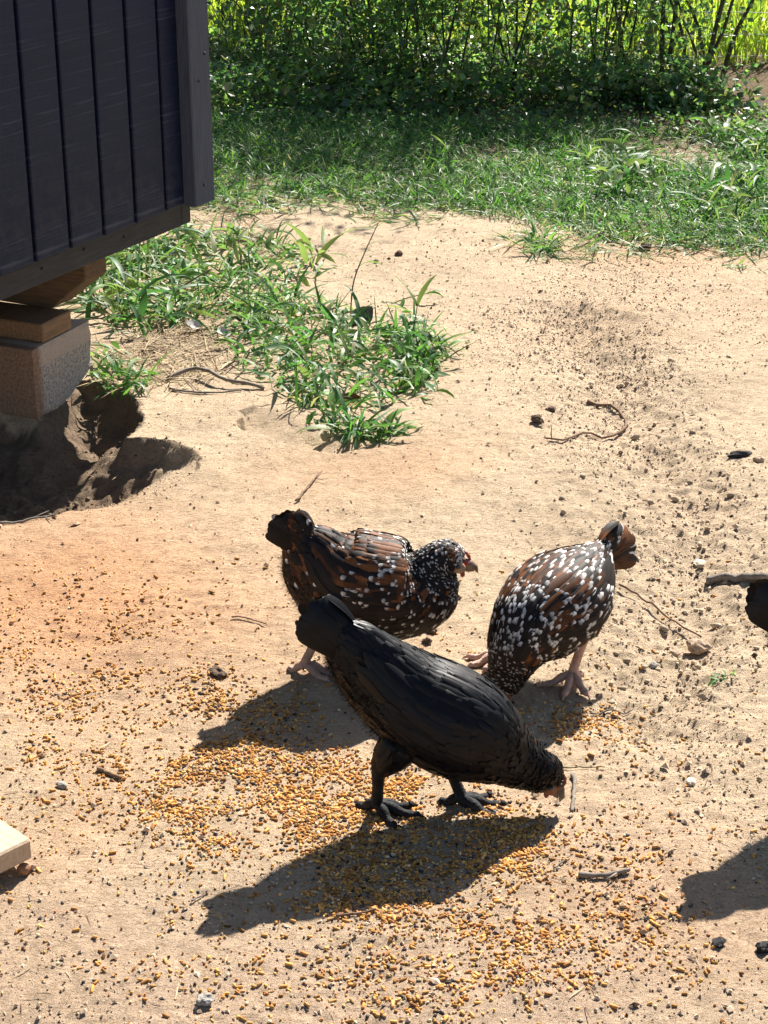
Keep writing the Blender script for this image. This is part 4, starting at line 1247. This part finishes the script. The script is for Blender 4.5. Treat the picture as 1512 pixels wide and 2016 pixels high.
# black hen in front, pecking to the right
C_ST = [(-0.158, 0, 0.303, 0.010, 0.022), (-0.138, 0, 0.282, 0.024, 0.043), (-0.112, 0, 0.254, 0.038, 0.056), (-0.080, 0, 0.225, 0.052, 0.067), (-0.038, 0, 0.194, 0.068, 0.077), (0.01, 0, 0.168, 0.078, 0.086), (0.06, 0, 0.145, 0.078, 0.084), (0.105, 0, 0.120, 0.062, 0.068), (0.138, 0, 0.100, 0.043, 0.048), (0.160, 0, 0.089, 0.036, 0.040), (0.178, 0, 0.081, 0.0315, 0.0345), (0.194, 0, 0.074, 0.029, 0.0315), (0.208, 0, 0.064, 0.023, 0.025), (0.217, 0, 0.056, 0.012, 0.013)]
C_HEAD = {'c': (0.197, 0, 0.072), 'dir': (0.62, 0, -0.78), 'r': 0.029, 'face': FACE_RUST}
C_TAIL = {'dir': (-0.56, 0, 0.83), 'top': 0.04, 'bot': -0.14, 's': 0.10, 'L': 0.098, 'droop': 0.012, 'spread': 0.8}
oc = np.array([0.069, 2.262])
make_hen('hen', 'all black hen in front, bent down pecking at the scattered feed', (oc[0], oc[1], hz(*oc)), (1.0, -0.10), C_ST, C_HEAD, C_TAIL,
    [{'hip': (-0.042, -0.030, 0.125), 'hock': (-0.074, -0.028, 0.078), 'foot': (-0.078, -0.020, 0.018), 'yaw': -0.15, 'toes': [(0.05, 0.066), (0.55, 0.058), (-0.75, 0.05), (2.9, 0.034)], 'r': 0.0092},
     {'hip': (0.02, 0.040, 0.12), 'hock': (0.018, 0.030, 0.075), 'foot': (0.046, 0.008, 0.018), 'yaw': 0.0, 'toes': [(0.12, 0.068), (0.65, 0.055), (-0.5, 0.06), (2.9, 0.034)], 'r': 0.0092}],
    PAL_C, MAT_BLACKF, 37, LEG_SLATE, BEAK_DARK, SKIN_BROWN, sx=0.855, sz=0.955, sr=0.875)

# black hen mostly out of the frame on the right
od = np.array([0.722, 2.300])
make_hen('hen', 'black hen cut off by the right edge, only tail feathers showing', (od[0], od[1], hz(*od)), (1.0, -0.12), C_ST, C_HEAD, C_TAIL,
    [{'hip': (-0.03, -0.045, 0.125), 'hock': (-0.05, -0.040, 0.085), 'foot': (-0.02, -0.04, 0.018)}, {'hip': (0.02, 0.040, 0.12), 'hock': (0.018, 0.040, 0.085), 'foot': (0.040, 0.04, 0.018)}],
    PAL_C, MAT_BLACKF, 41, LEG_SLATE, BEAK_DARK, SKIN_BROWN, sx=0.88, sz=0.97, sr=0.95)

# ------------------------------------------------------------------ plank, sticks and stones
MAT_PALEW = plain_mat('pale_sawn_wood', (0.56, 0.43, 0.31), (0.44, 0.32, 0.21), 30, 0.8, 0.2, (1.0, 6, 6), 0.4, 0.002)
P1 = G(62, 1651, 0.052)
pk = add('wood_plank', box_mesh('wood_plank', 0, 0.6, 0, 0.14, 0, 0.033, 0.003), MAT_PALEW, label='pale sawn wooden plank poking in at the lower left edge', category='plank')
ang = math.atan2(0.70, -0.72)
pk.location = (P1[0], P1[1], 0.019); pk.rotation_euler = (0, 0, ang)

def rock(label, px, py, r, mat, name='stone', cat='stone', sq=(1, 0.8, 0.6), sub=3, jit=0.9, sink=0.3, group=None, seed=None):
    p = G(px, py)
    bm = bmesh.new()
    bmesh.ops.create_icosphere(bm, subdivisions=sub, radius=1)
    sd = seed if seed is not None else px * 0.37 + py
    for v in bm.verts:
        d = v.co.copy()
        k = 1 + jit * 0.45 * mnoise.noise(d * 1.2 + Vector((sd, 3, 1))) + jit * 0.18 * mnoise.noise(d * 4 + Vector((sd, 1, 5)))
        q = d * k
        v.co = Vector((q.x * sq[0], q.y * sq[1], q.z * sq[2])) * r
    me = bpy.data.meshes.new(name); bm.to_mesh(me); bm.free()
    o = add(name, me, mat, label=label, category=cat)
    if group: o['group'] = group
    o.location = (p[0], p[1], hz(p[0], p[1]) + r * sq[2] * (1 - sink)); o.rotation_euler = (0, 0, sd)
    return o
MAT_STONE_T = plain_mat('tan_stone', (0.48, 0.36, 0.25), (0.30, 0.21, 0.14), 60, 0.9, 0.2, bump_s=0.6, bump_d=0.004)
MAT_STONE_G = plain_mat('grey_stone', (0.40, 0.37, 0.33), (0.18, 0.16, 0.14), 90, 0.9, 0.2, bump_s=0.6, bump_d=0.004)
MAT_STONE_W = plain_mat('pale_pebble', (0.70, 0.62, 0.50), (0.55, 0.46, 0.34), 60, 0.7, 0.3, bump_s=0.3)
MAT_CLOD = plain_mat('dark_clod', (0.16, 0.11, 0.075), (0.08, 0.055, 0.04), 90, 0.95, 0.15, bump_s=0.8, bump_d=0.004)
MAT_CHAR = plain_mat('charred_wood', (0.035, 0.032, 0.033), (0.015, 0.014, 0.015), 70, 0.8, 0.3, (1, 6, 6), 0.8, 0.004)
MAT_NUT = plain_mat('brown_nut', (0.34, 0.15, 0.06), (0.16, 0.07, 0.03), 40, 0.45, 0.5, bump_s=0.2)
rock('rounded tan stone in the gully right of the speckled pecking hen', 1376, 1256, 0.021, MAT_STONE_T)
rock('darker tan stone leaning against the rounded one in the gully', 1328, 1260, 0.015, MAT_STONE_T)
rock('small grey stone below the two gully stones', 1287, 1290, 0.009, MAT_STONE_G)
rock('grey jagged stone at the bottom edge below the black hen shadow', 404, 1978, 0.011, MAT_STONE_G, jit=1.3)
rock('oval pale pebble on dirt right of the black hen head', 1361, 1543, 0.009, MAT_STONE_W, jit=0.5, sq=(1, 0.8, 0.5))
rock('grey pebble in the lower left feed', 122, 1553, 0.009, MAT_STONE_G)
rock('round brown nut beside the pale plank', 48, 1722, 0.0095, MAT_NUT, name='nut', cat='nut', sq=(1, 1, 0.9), jit=0.3, sink=0.1)
rock('dark dirt clod between the walking hen breast and black hen back, upper one', 849, 1240, 0.010, MAT_CLOD, name='dirt_clod', cat='clod', jit=1.4)
rock('dark dirt clod just above the black hen back, lower one', 842, 1262, 0.009, MAT_CLOD, name='dirt_clod', cat='clod', jit=1.4)
rock('bigger of the two dark clods left of the hook-shaped twig', 1056, 840, 0.015, MAT_CLOD, name='dirt_clod', cat='clod', jit=1.4)
rock('greenish-black clod at the left edge of the walking hen shadow', 430, 1326, 0.014, MAT_CLOD, name='dirt_clod', cat='clod', jit=1.5, sq=(1.3, 0.7, 0.5))
rock('black lump at the right edge below the long shadow', 1503, 1870, 0.012, MAT_CHAR, name='charcoal_lump', cat='charcoal', jit=1.2)
rock('black chip on the dirt left of the right edge lump', 1415, 1862, 0.010, MAT_CHAR, name='charcoal_lump', cat='charcoal', jit=1.5, sq=(1, 0.7, 0.4))
rock('flat pale stone by the dry gully above the speckled tail', 1278, 975, 0.010, MAT_STONE_T, sq=(1.3, 0.8, 0.5))
rock('pale stone chip in the crumbly gully right of the speckled tail', 1378, 1090, 0.012, MAT_STONE_W, sq=(1.1, 0.8, 0.4), jit=1.2)
rock('smaller of the two dark clods left of the hook-shaped twig', 1085, 812, 0.011, MAT_CLOD, name='dirt_clod', cat='clod', jit=1.2)
rock('dark clod at the grass edge on the right', 1270, 488, 0.018, MAT_CLOD, name='dirt_clod', cat='clod', jit=1.3)
rock('dark clod on the trodden dirt right of the bent stalk', 785, 505, 0.014, MAT_CLOD, name='dirt_clod', cat='clod', jit=1.3)
rock('small stone just right of the charred stick', 1492, 912, 0.012, MAT_STONE_T)

def twig(label, pts, r0, r1, mat, lift=0.004, name='twig', cat='twig', forks=(), n=16, arch=0.0):
    P = np.array([np.append(Gv([q])[0], 0) for q in pts])
    L = smooth_line(P, n)
    L[:, 2] = Hf(L[:, 0], L[:, 1]) + lift + arch * np.sin(np.linspace(0, math.pi, n))
    c = L[n // 2].copy()
    R = np.linspace(r0, r1, n) * (1 + 0.10 * np.sin(np.arange(n) * 1.1))
    L[:, :2] += rng.normal(0, min(r0 * 0.3, 0.0008), (n, 2))
    parts = [tube_arrays(L - c, R, 7)]
    for (i, dx, dy, dz) in forks:
        parts.append(tube_arrays(np.array([L[i], L[i] + np.array([dx, dy, dz]) * 0.5 + rng.normal(0, 0.002, 3), L[i] + np.array([dx, dy, dz])]) - c, [R[i] * 0.6, R[i] * 0.5, R[i] * 0.25], 6))
    V, F, _ = merge(parts)
    o = add(name, fast_mesh(name, V, F), mat, label=label, category=cat)
    o.location = c
    return o
MAT_TWIG = plain_mat('brown_twig', (0.24, 0.15, 0.09), (0.13, 0.08, 0.05), 80, 0.85)
MAT_TWIG_G = plain_mat('grey_twig', (0.26, 0.22, 0.18), (0.14, 0.115, 0.09), 80, 0.85)
MAT_WEATHER = plain_mat('weathered_grey_wood', (0.34, 0.29, 0.24), (0.15, 0.125, 0.10), 50, 0.9, 0.2, (1, 6, 6), 0.8, 0.004)
twig('curved hook-shaped brown twig lying on the dirt above the speckled tail', [(1155, 785), (1205, 792), (1232, 810), (1230, 830), (1195, 850), (1150, 852), (1110, 875), (1072, 872)], 0.0042, 0.002, MAT_TWIG, arch=0.004, forks=[(14, 0.0, 0.01, 0.03)])
twig('long thin straw twig running right from the speckled hen down to the stones', [(1218, 1150), (1265, 1170), (1320, 1200), (1382, 1238)], 0.0024, 0.0016, MAT_TWIG, lift=0.012)
twig('weathered grey stick in the gully by the right edge', [(1392, 1128), (1440, 1133), (1480, 1140), (1508, 1142)], 0.0085, 0.008, MAT_WEATHER, lift=0.008, name='stick', cat='stick')
o = rock('short charred black stick at the right edge', 1456, 903, 0.011, MAT_CHAR, name='stick', cat='stick', sq=(2.7, 0.95, 0.8), jit=0.7, sink=0.2)
o.rotation_euler = (0, 0, 0.25)
twig('bare root arching over the bank left of the weed clump', [(330, 752), (375, 742), (410, 752), (450, 765), (520, 772)], 0.0055, 0.004, MAT_TWIG_G, arch=0.02, name='root', cat='root')
twig('second thinner root lying below the arching root', [(335, 770), (380, 778), (430, 780), (475, 776)], 0.003, 0.002, MAT_TWIG_G, name='root', cat='root')
twig('thin bare twig sticking up behind the walking hen tail', [(583, 1000), (605, 975), (620, 958), (634, 938)], 0.0022, 0.0012, MAT_TWIG, lift=0.006, forks=[(10, 0.03, -0.01, 0.004)])
twig('pale straight stick on the dirt below right of the black hen', [(1140, 1733), (1180, 1732), (1215, 1729), (1240, 1726)], 0.0042, 0.0028, MAT_TWIG_G, lift=0.005, forks=[(10, -0.02, -0.02, 0.002)])
twig('upright-lying pale stick just right of the black hen beak', [(1128, 1528), (1130, 1552), (1128, 1580), (1126, 1602)], 0.0034, 0.0026, MAT_TWIG_G, lift=0.004)
twig('thin straw stem pointing right from the black hen beak', [(1108, 1512), (1150, 1515), (1190, 1516)], 0.0012, 0.0008, MAT_STALK, lift=0.004)
twig('thin straw lying slanted below the right of the feed pile', [(1090, 1718), (1106, 1706), (1122, 1694)], 0.0015, 0.0012, MAT_TWIG_G)
twig('brown splinter on the feed at the left', [(192, 1517), (215, 1524), (238, 1532)], 0.004, 0.003, MAT_TWIG, lift=0.004)
twig('thin straw inside the tip of the black hen shadow', [(378, 1784), (394, 1772), (410, 1760)], 0.0015, 0.001, MAT_TWIG_G)
twig('thin stick in front of the feed by the black hen shadow', [(662, 1812), (700, 1806), (740, 1800)], 0.0022, 0.0014, MAT_TWIG)
twig('dark thin twig lying left below the coop shadow', [(0, 1035), (50, 1028), (110, 1020)], 0.003, 0.002, MAT_TWIG_G, forks=[(9, 0.03, 0.03, 0.004), (12, 0.02, -0.03, 0.003)])
twig('thin straw stretched across the dirt at the walking hen rear foot', [(455, 1222), (490, 1222), (525, 1232)], 0.0016, 0.001, MAT_TWIG)
twig('pale straw over the feed at the pecking speckled hen foot', [(1165, 1388), (1200, 1380), (1245, 1372)], 0.0018, 0.0012, MAT_TWIG_G)
# curled dead leaf standing by the weed clump
def dead_leaf(label, px, py, size, col, rot, name='dead_leaf'):
    p = G(px, py)
    t = np.linspace(-1, 1, 9)
    V = []
    for i, a_ in enumerate(t):
        w_ = (1 - abs(a_) ** 1.7) * 0.42 + 0.02
        for b in (-1, -0.5, 0, 0.5, 1):
            V.append((a_ * 0.5 * size, b * w_ * size, size * (0.18 * b * b + 0.10 * a_ * a_)))
    b = (np.arange(8) * 5)[:, None] + np.arange(4)[None]
    F = np.stack([b, b + 1, b + 6, b + 5], -1).reshape(-1, 4)
    V = np.array(V)
    o = add(name, fast_mesh(name, V, F, np.tile(col, (len(V), 1))), MAT_STRAW, label=label, category='leaf')
    o.location = (p[0], p[1], hz(p[0], p[1]) + 0.012); o.rotation_euler = rot
dead_leaf('curled grey dead leaf standing above the sprawling weed clump', 715, 635, 0.075, (0.27, 0.24, 0.20), (0.5, -0.5, 0.5))
dead_leaf('pale dead leaf near the weeds below the big grass behind the block', 380, 655, 0.05, (0.45, 0.43, 0.40), (0.3, 0.2, 0.4))
dead_leaf('pale leaf lying between the block weeds and the sprawling clump', 440, 672, 0.045, (0.45, 0.43, 0.40), (0.2, -0.3, 2.0))
dead_leaf('rusty brown leaf at the lower edge of the sprawling clump', 690, 800, 0.05, (0.22, 0.09, 0.04), (0.5, 0.1, 0.3))
dead_leaf('pale round leaf at the lower edge of the sprawling clump', 655, 812, 0.03, (0.55, 0.50, 0.45), (0.6, 0.0, 1.2))

# ------------------------------------------------------------------ crumbs and feed
def solids(name, xy, kinds, mat, label, cat, sizes, cols, sink=0.25):
    """small solids of a few unit shapes, each with its own size and turn"""
    N = len(xy)
    z = Hf(xy[:, 0], xy[:, 1])
    kid = rng.integers(0, len(kinds), N) if not isinstance(sizes, dict) else sizes['kind']
    S = sizes['S'] if isinstance(sizes, dict) else sizes
    parts = []
    for k, (Vk, Fk) in enumerate(kinds):
        sel = np.where(kid == k)[0]
        if not len(sel): continue
        n_ = len(sel)
        a_ = rng.uniform(0, 6.283, n_)
        tilt = rng.normal(0, 0.25, n_)
        V = Vk[None] * S[sel][:, None, :]
        x_, y_, z_ = V[..., 0], V[..., 1], V[..., 2]
        x2 = x_ * np.cos(tilt)[:, None] + z_ * np.sin(tilt)[:, None]
        z2 = -x_ * np.sin(tilt)[:, None] + z_ * np.cos(tilt)[:, None]
        X_ = x2 * np.cos(a_)[:, None] - y_ * np.sin(a_)[:, None] + xy[sel, 0][:, None]
        Y_ = x2 * np.sin(a_)[:, None] + y_ * np.cos(a_)[:, None] + xy[sel, 1][:, None]
        Z_ = z2 + (z[sel] + S[sel, 2] * (1 - sink))[:, None]
        V = np.stack([X_, Y_, Z_], -1).reshape(-1, 3)
        F = (Fk[None] + (np.arange(n_) * len(Vk))[:, None, None]).reshape(-1, Fk.shape[1])
        q = F if F.shape[1] == 4 else np.zeros((0, 4), int)
        t3 = F if F.shape[1] == 3 else np.zeros((0, 3), int)
        parts.append((V, q, t3, np.repeat(cols[sel], len(Vk), 0)))
    V, F, C = merge(parts)
    return add(name, fast_mesh(name, V, F, C, smooth=True), mat, kind='stuff', label=label, category=cat)

def ico(sub, seed, jit):
    bm = bmesh.new(); bmesh.ops.create_icosphere(bm, subdivisions=sub, radius=1)
    V = np.array([v.co[:] for v in bm.verts]); F = np.array([[v.index for v in f.verts] for f in bm.faces]); bm.free()
    r = np.random.default_rng(seed)
    return V * (1 + r.normal(0, jit, (len(V), 1))), F
def pellet(n=7):
    th = np.arange(n) * 6.283 / n
    ring = np.stack([np.zeros(n), np.cos(th), np.sin(th)], 1)
    V = np.concatenate([ring * 0.8 + [-1, 0, 0], ring + [-0.85, 0, 0], ring + [0.85, 0, 0], ring * 0.8 + [1, 0, 0]])
    F = [(k * n + j, k * n + (j + 1) % n, (k + 1) * n + (j + 1) % n, (k + 1) * n + j) for k in range(3) for j in range(n)]
    T = [(j, (j + 1) % n, 0) for j in range(1, n - 1)]
    Q = np.array(F)
    tri = np.concatenate([Q[:, [0, 1, 2]], Q[:, [0, 2, 3]], np.array([(0, j + 1, j) for j in range(1, n - 1)]), np.array([(3 * n, 3 * n + j, 3 * n + j + 1) for j in range(1, n - 1)])])
    return V, tri

MAT_CRUMB = attr_mat('soil_crumbs', 0.95, 0.1)
MAT_GRAIN = attr_mat('feed_grain', 0.7, 0.15, var=0.3)

# soil crumbs, thick in the gully and the trodden part
def crumb_density(x, y):
    P = np.stack([x, y], 1)
    d = 0.07 + 0.85 * np.exp(-(dist_poly(P, RUT) / 0.17) ** 2) + 0.35 * inside(P, PIT)
    px, py = px_of(x, y)
    d += 0.55 * np.exp(-((px - 1150) / 320) ** 2 - ((py - 640) / 170) ** 2)
    d += 0.45 * sstep(1400, 1700, py) + 0.35 * np.exp(-((px - 1350) / 260) ** 2 - ((py - 1550) / 260) ** 2)
    d *= np.clip(1 + 2.2 * fbm(x, y, 6, 3, 61.0), 0.15, 2)
    return d
xy = np.column_stack([rng.uniform(-1.5, 1.5, 230000), rng.uniform(1.75, 6.0, 230000)])
m_ = (np.abs(xy[:, 0]) < 0.24 * xy[:, 1] + 0.12)
xy = xy[m_]
xy = xy[rng.random(len(xy)) < 0.62 * crumb_density(xy[:, 0], xy[:, 1])]
n_ = len(xy)
S = np.clip(rng.lognormal(-6.55, 0.5, n_), 0.0006, 0.008)[:, None] * np.column_stack([rng.uniform(0.9, 1.5, n_), rng.uniform(0.7, 1.1, n_), rng.uniform(0.45, 0.85, n_)])
sc_ = soil_color(xy[:, 0], xy[:, 1]) * rng.uniform(0.55, 1.1, (n_, 1))
dk = rng.random(n_) < 0.12
sc_[dk] = np.array([0.14, 0.085, 0.05]) * rng.uniform(0.5, 1.3, (dk.sum(), 1))
oct_v = np.array([(1, 0, 0), (-1, 0, 0), (0, 1, 0), (0, -1, 0), (0, 0, 1), (0, 0, -1.0)])
oct_f = np.array([(0, 2, 4), (2, 1, 4), (1, 3, 4), (3, 0, 4), (2, 0, 5), (1, 2, 5), (3, 1, 5), (0, 3, 5)])
r_ = np.random.default_rng(9)
crumb_kinds = [(oct_v * r_.uniform(0.7, 1.25, (6, 1)) + r_.normal(0, 0.12, (6, 3)), oct_f) for _ in range(6)]
crumb_kinds2 = [ico(1, 40 + k_, 0.16) for k_ in range(4)]
o = solids('soil_crumbs', xy, crumb_kinds, MAT_CRUMB, 'small crumbs of dry soil scattered over the bare dirt', 'soil', S, sc_)
o.data.polygons.foreach_set('use_smooth', np.zeros(len(o.data.polygons), bool))

# bigger clods in the gully and in the hollow
q = RUT[np.random.default_rng(4).integers(1, len(RUT) - 1, 520)] + rng.normal(0, 0.10, (520, 2))
q = np.concatenate([q, px_scatter(120, [(60, 900), (240, 900), (230, 985), (60, 1010)])])
n_ = len(q)
S = np.clip(rng.lognormal(-5.75, 0.45, n_), 0.002, 0.010)[:, None] * np.column_stack([rng.uniform(0.9, 1.4, n_), rng.uniform(0.7, 1.1, n_), rng.uniform(0.5, 0.85, n_)])
o = solids('soil_clods', q, crumb_kinds2, MAT_CRUMB, 'loose clods of dry soil in the trodden gully', 'soil', S, soil_color(q[:, 0], q[:, 1]) * rng.uniform(0.5, 0.85, (n_, 1)), sink=0.45)

# thin dry bits on the dirt
xy2 = np.column_stack([rng.uniform(-1.4, 1.4, 9000), rng.uniform(1.75, 5.6, 9000)])
xy2 = xy2[(np.abs(xy2[:, 0]) < 0.24 * xy2[:, 1] + 0.12)]
xy2 = xy2[rng.random(len(xy2)) < 0.75 * crumb_density(xy2[:, 0], xy2[:, 1])]
blades_obj('straw_bits', xy2, MAT_STRAW, (0.008, 0.035), (0.001, 0.0022), (0.0, 0.25), (0.0, 0.4), pick_cols(len(xy2), [(0.42, 0.31, 0.19), (0.20, 0.12, 0.07), (0.12, 0.07, 0.045)]), K=2, kind='stuff', label='thin dry bits of straw scattered over the bare dirt', category='straw')

# scattered feed
BL = [(250, 1425, 60, 35, 0.9), (430, 1480, 90, 40, 1.0), (330, 1520, 110, 40, 0.75), (520, 1560, 140, 60, 1.0), (330, 1590, 70, 45, 0.75), (450, 1640, 90, 50, 0.8), (680, 1570, 130, 60, 1.2), (830, 1570, 110, 45, 0.9), (760, 1680, 150, 60, 1.7), (880, 1690, 120, 60, 1.4), (900, 1760, 120, 50, 1.0), (700, 1790, 110, 25, 0.6), (960, 1640, 80, 50, 0.8), (1050, 1700, 90, 60, 0.45), (1190, 1425, 90, 30, 1.0), (1140, 1440, 60, 25, 0.6), (560, 1400, 160, 40, 0.35),
      (150, 1280, 190, 90, 0.30), (300, 1400, 260, 90, 0.30), (100, 1480, 160, 140, 0.14), (1000, 1850, 200, 120, 0.36), (900, 1950, 300, 80, 0.20), (1200, 1800, 220, 160, 0.16), (500, 1850, 300, 120, 0.09), (600, 1700, 420, 300, 0.12), (1350, 1900, 160, 120, 0.06), (350, 1350, 90, 40, 0.2)]
def feed_density(x, y):
    px, py = px_of(x, y)
    d = np.zeros(len(x))
    for (cx, cy, rx, ry, a_) in BL:
        d += a_ * np.exp(-((px - cx) / rx) ** 2 - ((py - cy) / ry) ** 2)
    d *= np.clip(0.55 + 3.4 * fbm(x, y, 11, 4, 71.0), 0.12, 2.2)
    return d + 0.012
NN = 110000
xy = np.column_stack([rng.uniform(-0.85, 0.75, NN), rng.uniform(1.72, 3.15, NN)])
xy = xy[rng.random(NN) < 0.95 * feed_density(xy[:, 0], xy[:, 1])]
n_ = len(xy)
kind = rng.choice(5, n_, p=[0.24, 0.38, 0.16, 0.06, 0.16])     # pellet, wheat, cracked corn, black seed, milo
S = np.zeros((n_, 3)); Cc = np.zeros((n_, 3))
def setk(k, ln, wd, ht, pal):
    q = kind == k
    c = q.sum()
    S[q] = np.column_stack([rng.uniform(*ln, c), rng.uniform(*wd, c), rng.uniform(*ht, c)]) * rng.uniform(0.72, 1.05, (c, 1))
    Cc[q] = pick_cols(c, pal, var=0.26)
setk(0, (0.0024, 0.0062), (0.0019, 0.0025), (0.0019, 0.0025), [(0.52, 0.25, 0.065), (0.58, 0.31, 0.09), (0.42, 0.19, 0.05)])
setk(1, (0.0022, 0.0042), (0.0012, 0.0019), (0.0013, 0.0018), [(0.62, 0.33, 0.09), (0.68, 0.42, 0.16), (0.52, 0.23, 0.06)])
setk(2, (0.0022, 0.0038), (0.0020, 0.0030), (0.0015, 0.0022), [(0.62, 0.36, 0.07), (0.64, 0.52, 0.30), (0.55, 0.29, 0.06)])
setk(3, (0.0040, 0.0052), (0.0020, 0.0026), (0.0015, 0.002), [(0.03, 0.028, 0.03), (0.10, 0.09, 0.085)])
setk(4, (0.0019, 0.0025), (0.0018, 0.0023), (0.0017, 0.0022), [(0.45, 0.17, 0.06), (0.52, 0.30, 0.14), (0.38, 0.13, 0.05)])
wheat_v, wheat_f = ico(1, 2, 0.03)
corn_v, corn_f = ico(1, 4, 0.22)
seed_v, seed_f = ico(1, 5, 0.03); seed_v = seed_v * (1 - 0.35 * seed_v[:, :1])
milo_v, milo_f = ico(1, 6, 0.03)
solids('scattered_feed', xy, [pellet(), (wheat_v, wheat_f), (corn_v, corn_f), (seed_v, seed_f), (milo_v, milo_f)], MAT_GRAIN, 'golden feed grains and pellets scattered over the dirt around the hens', 'feed', {'kind': kind, 'S': S}, Cc, sink=0.3)
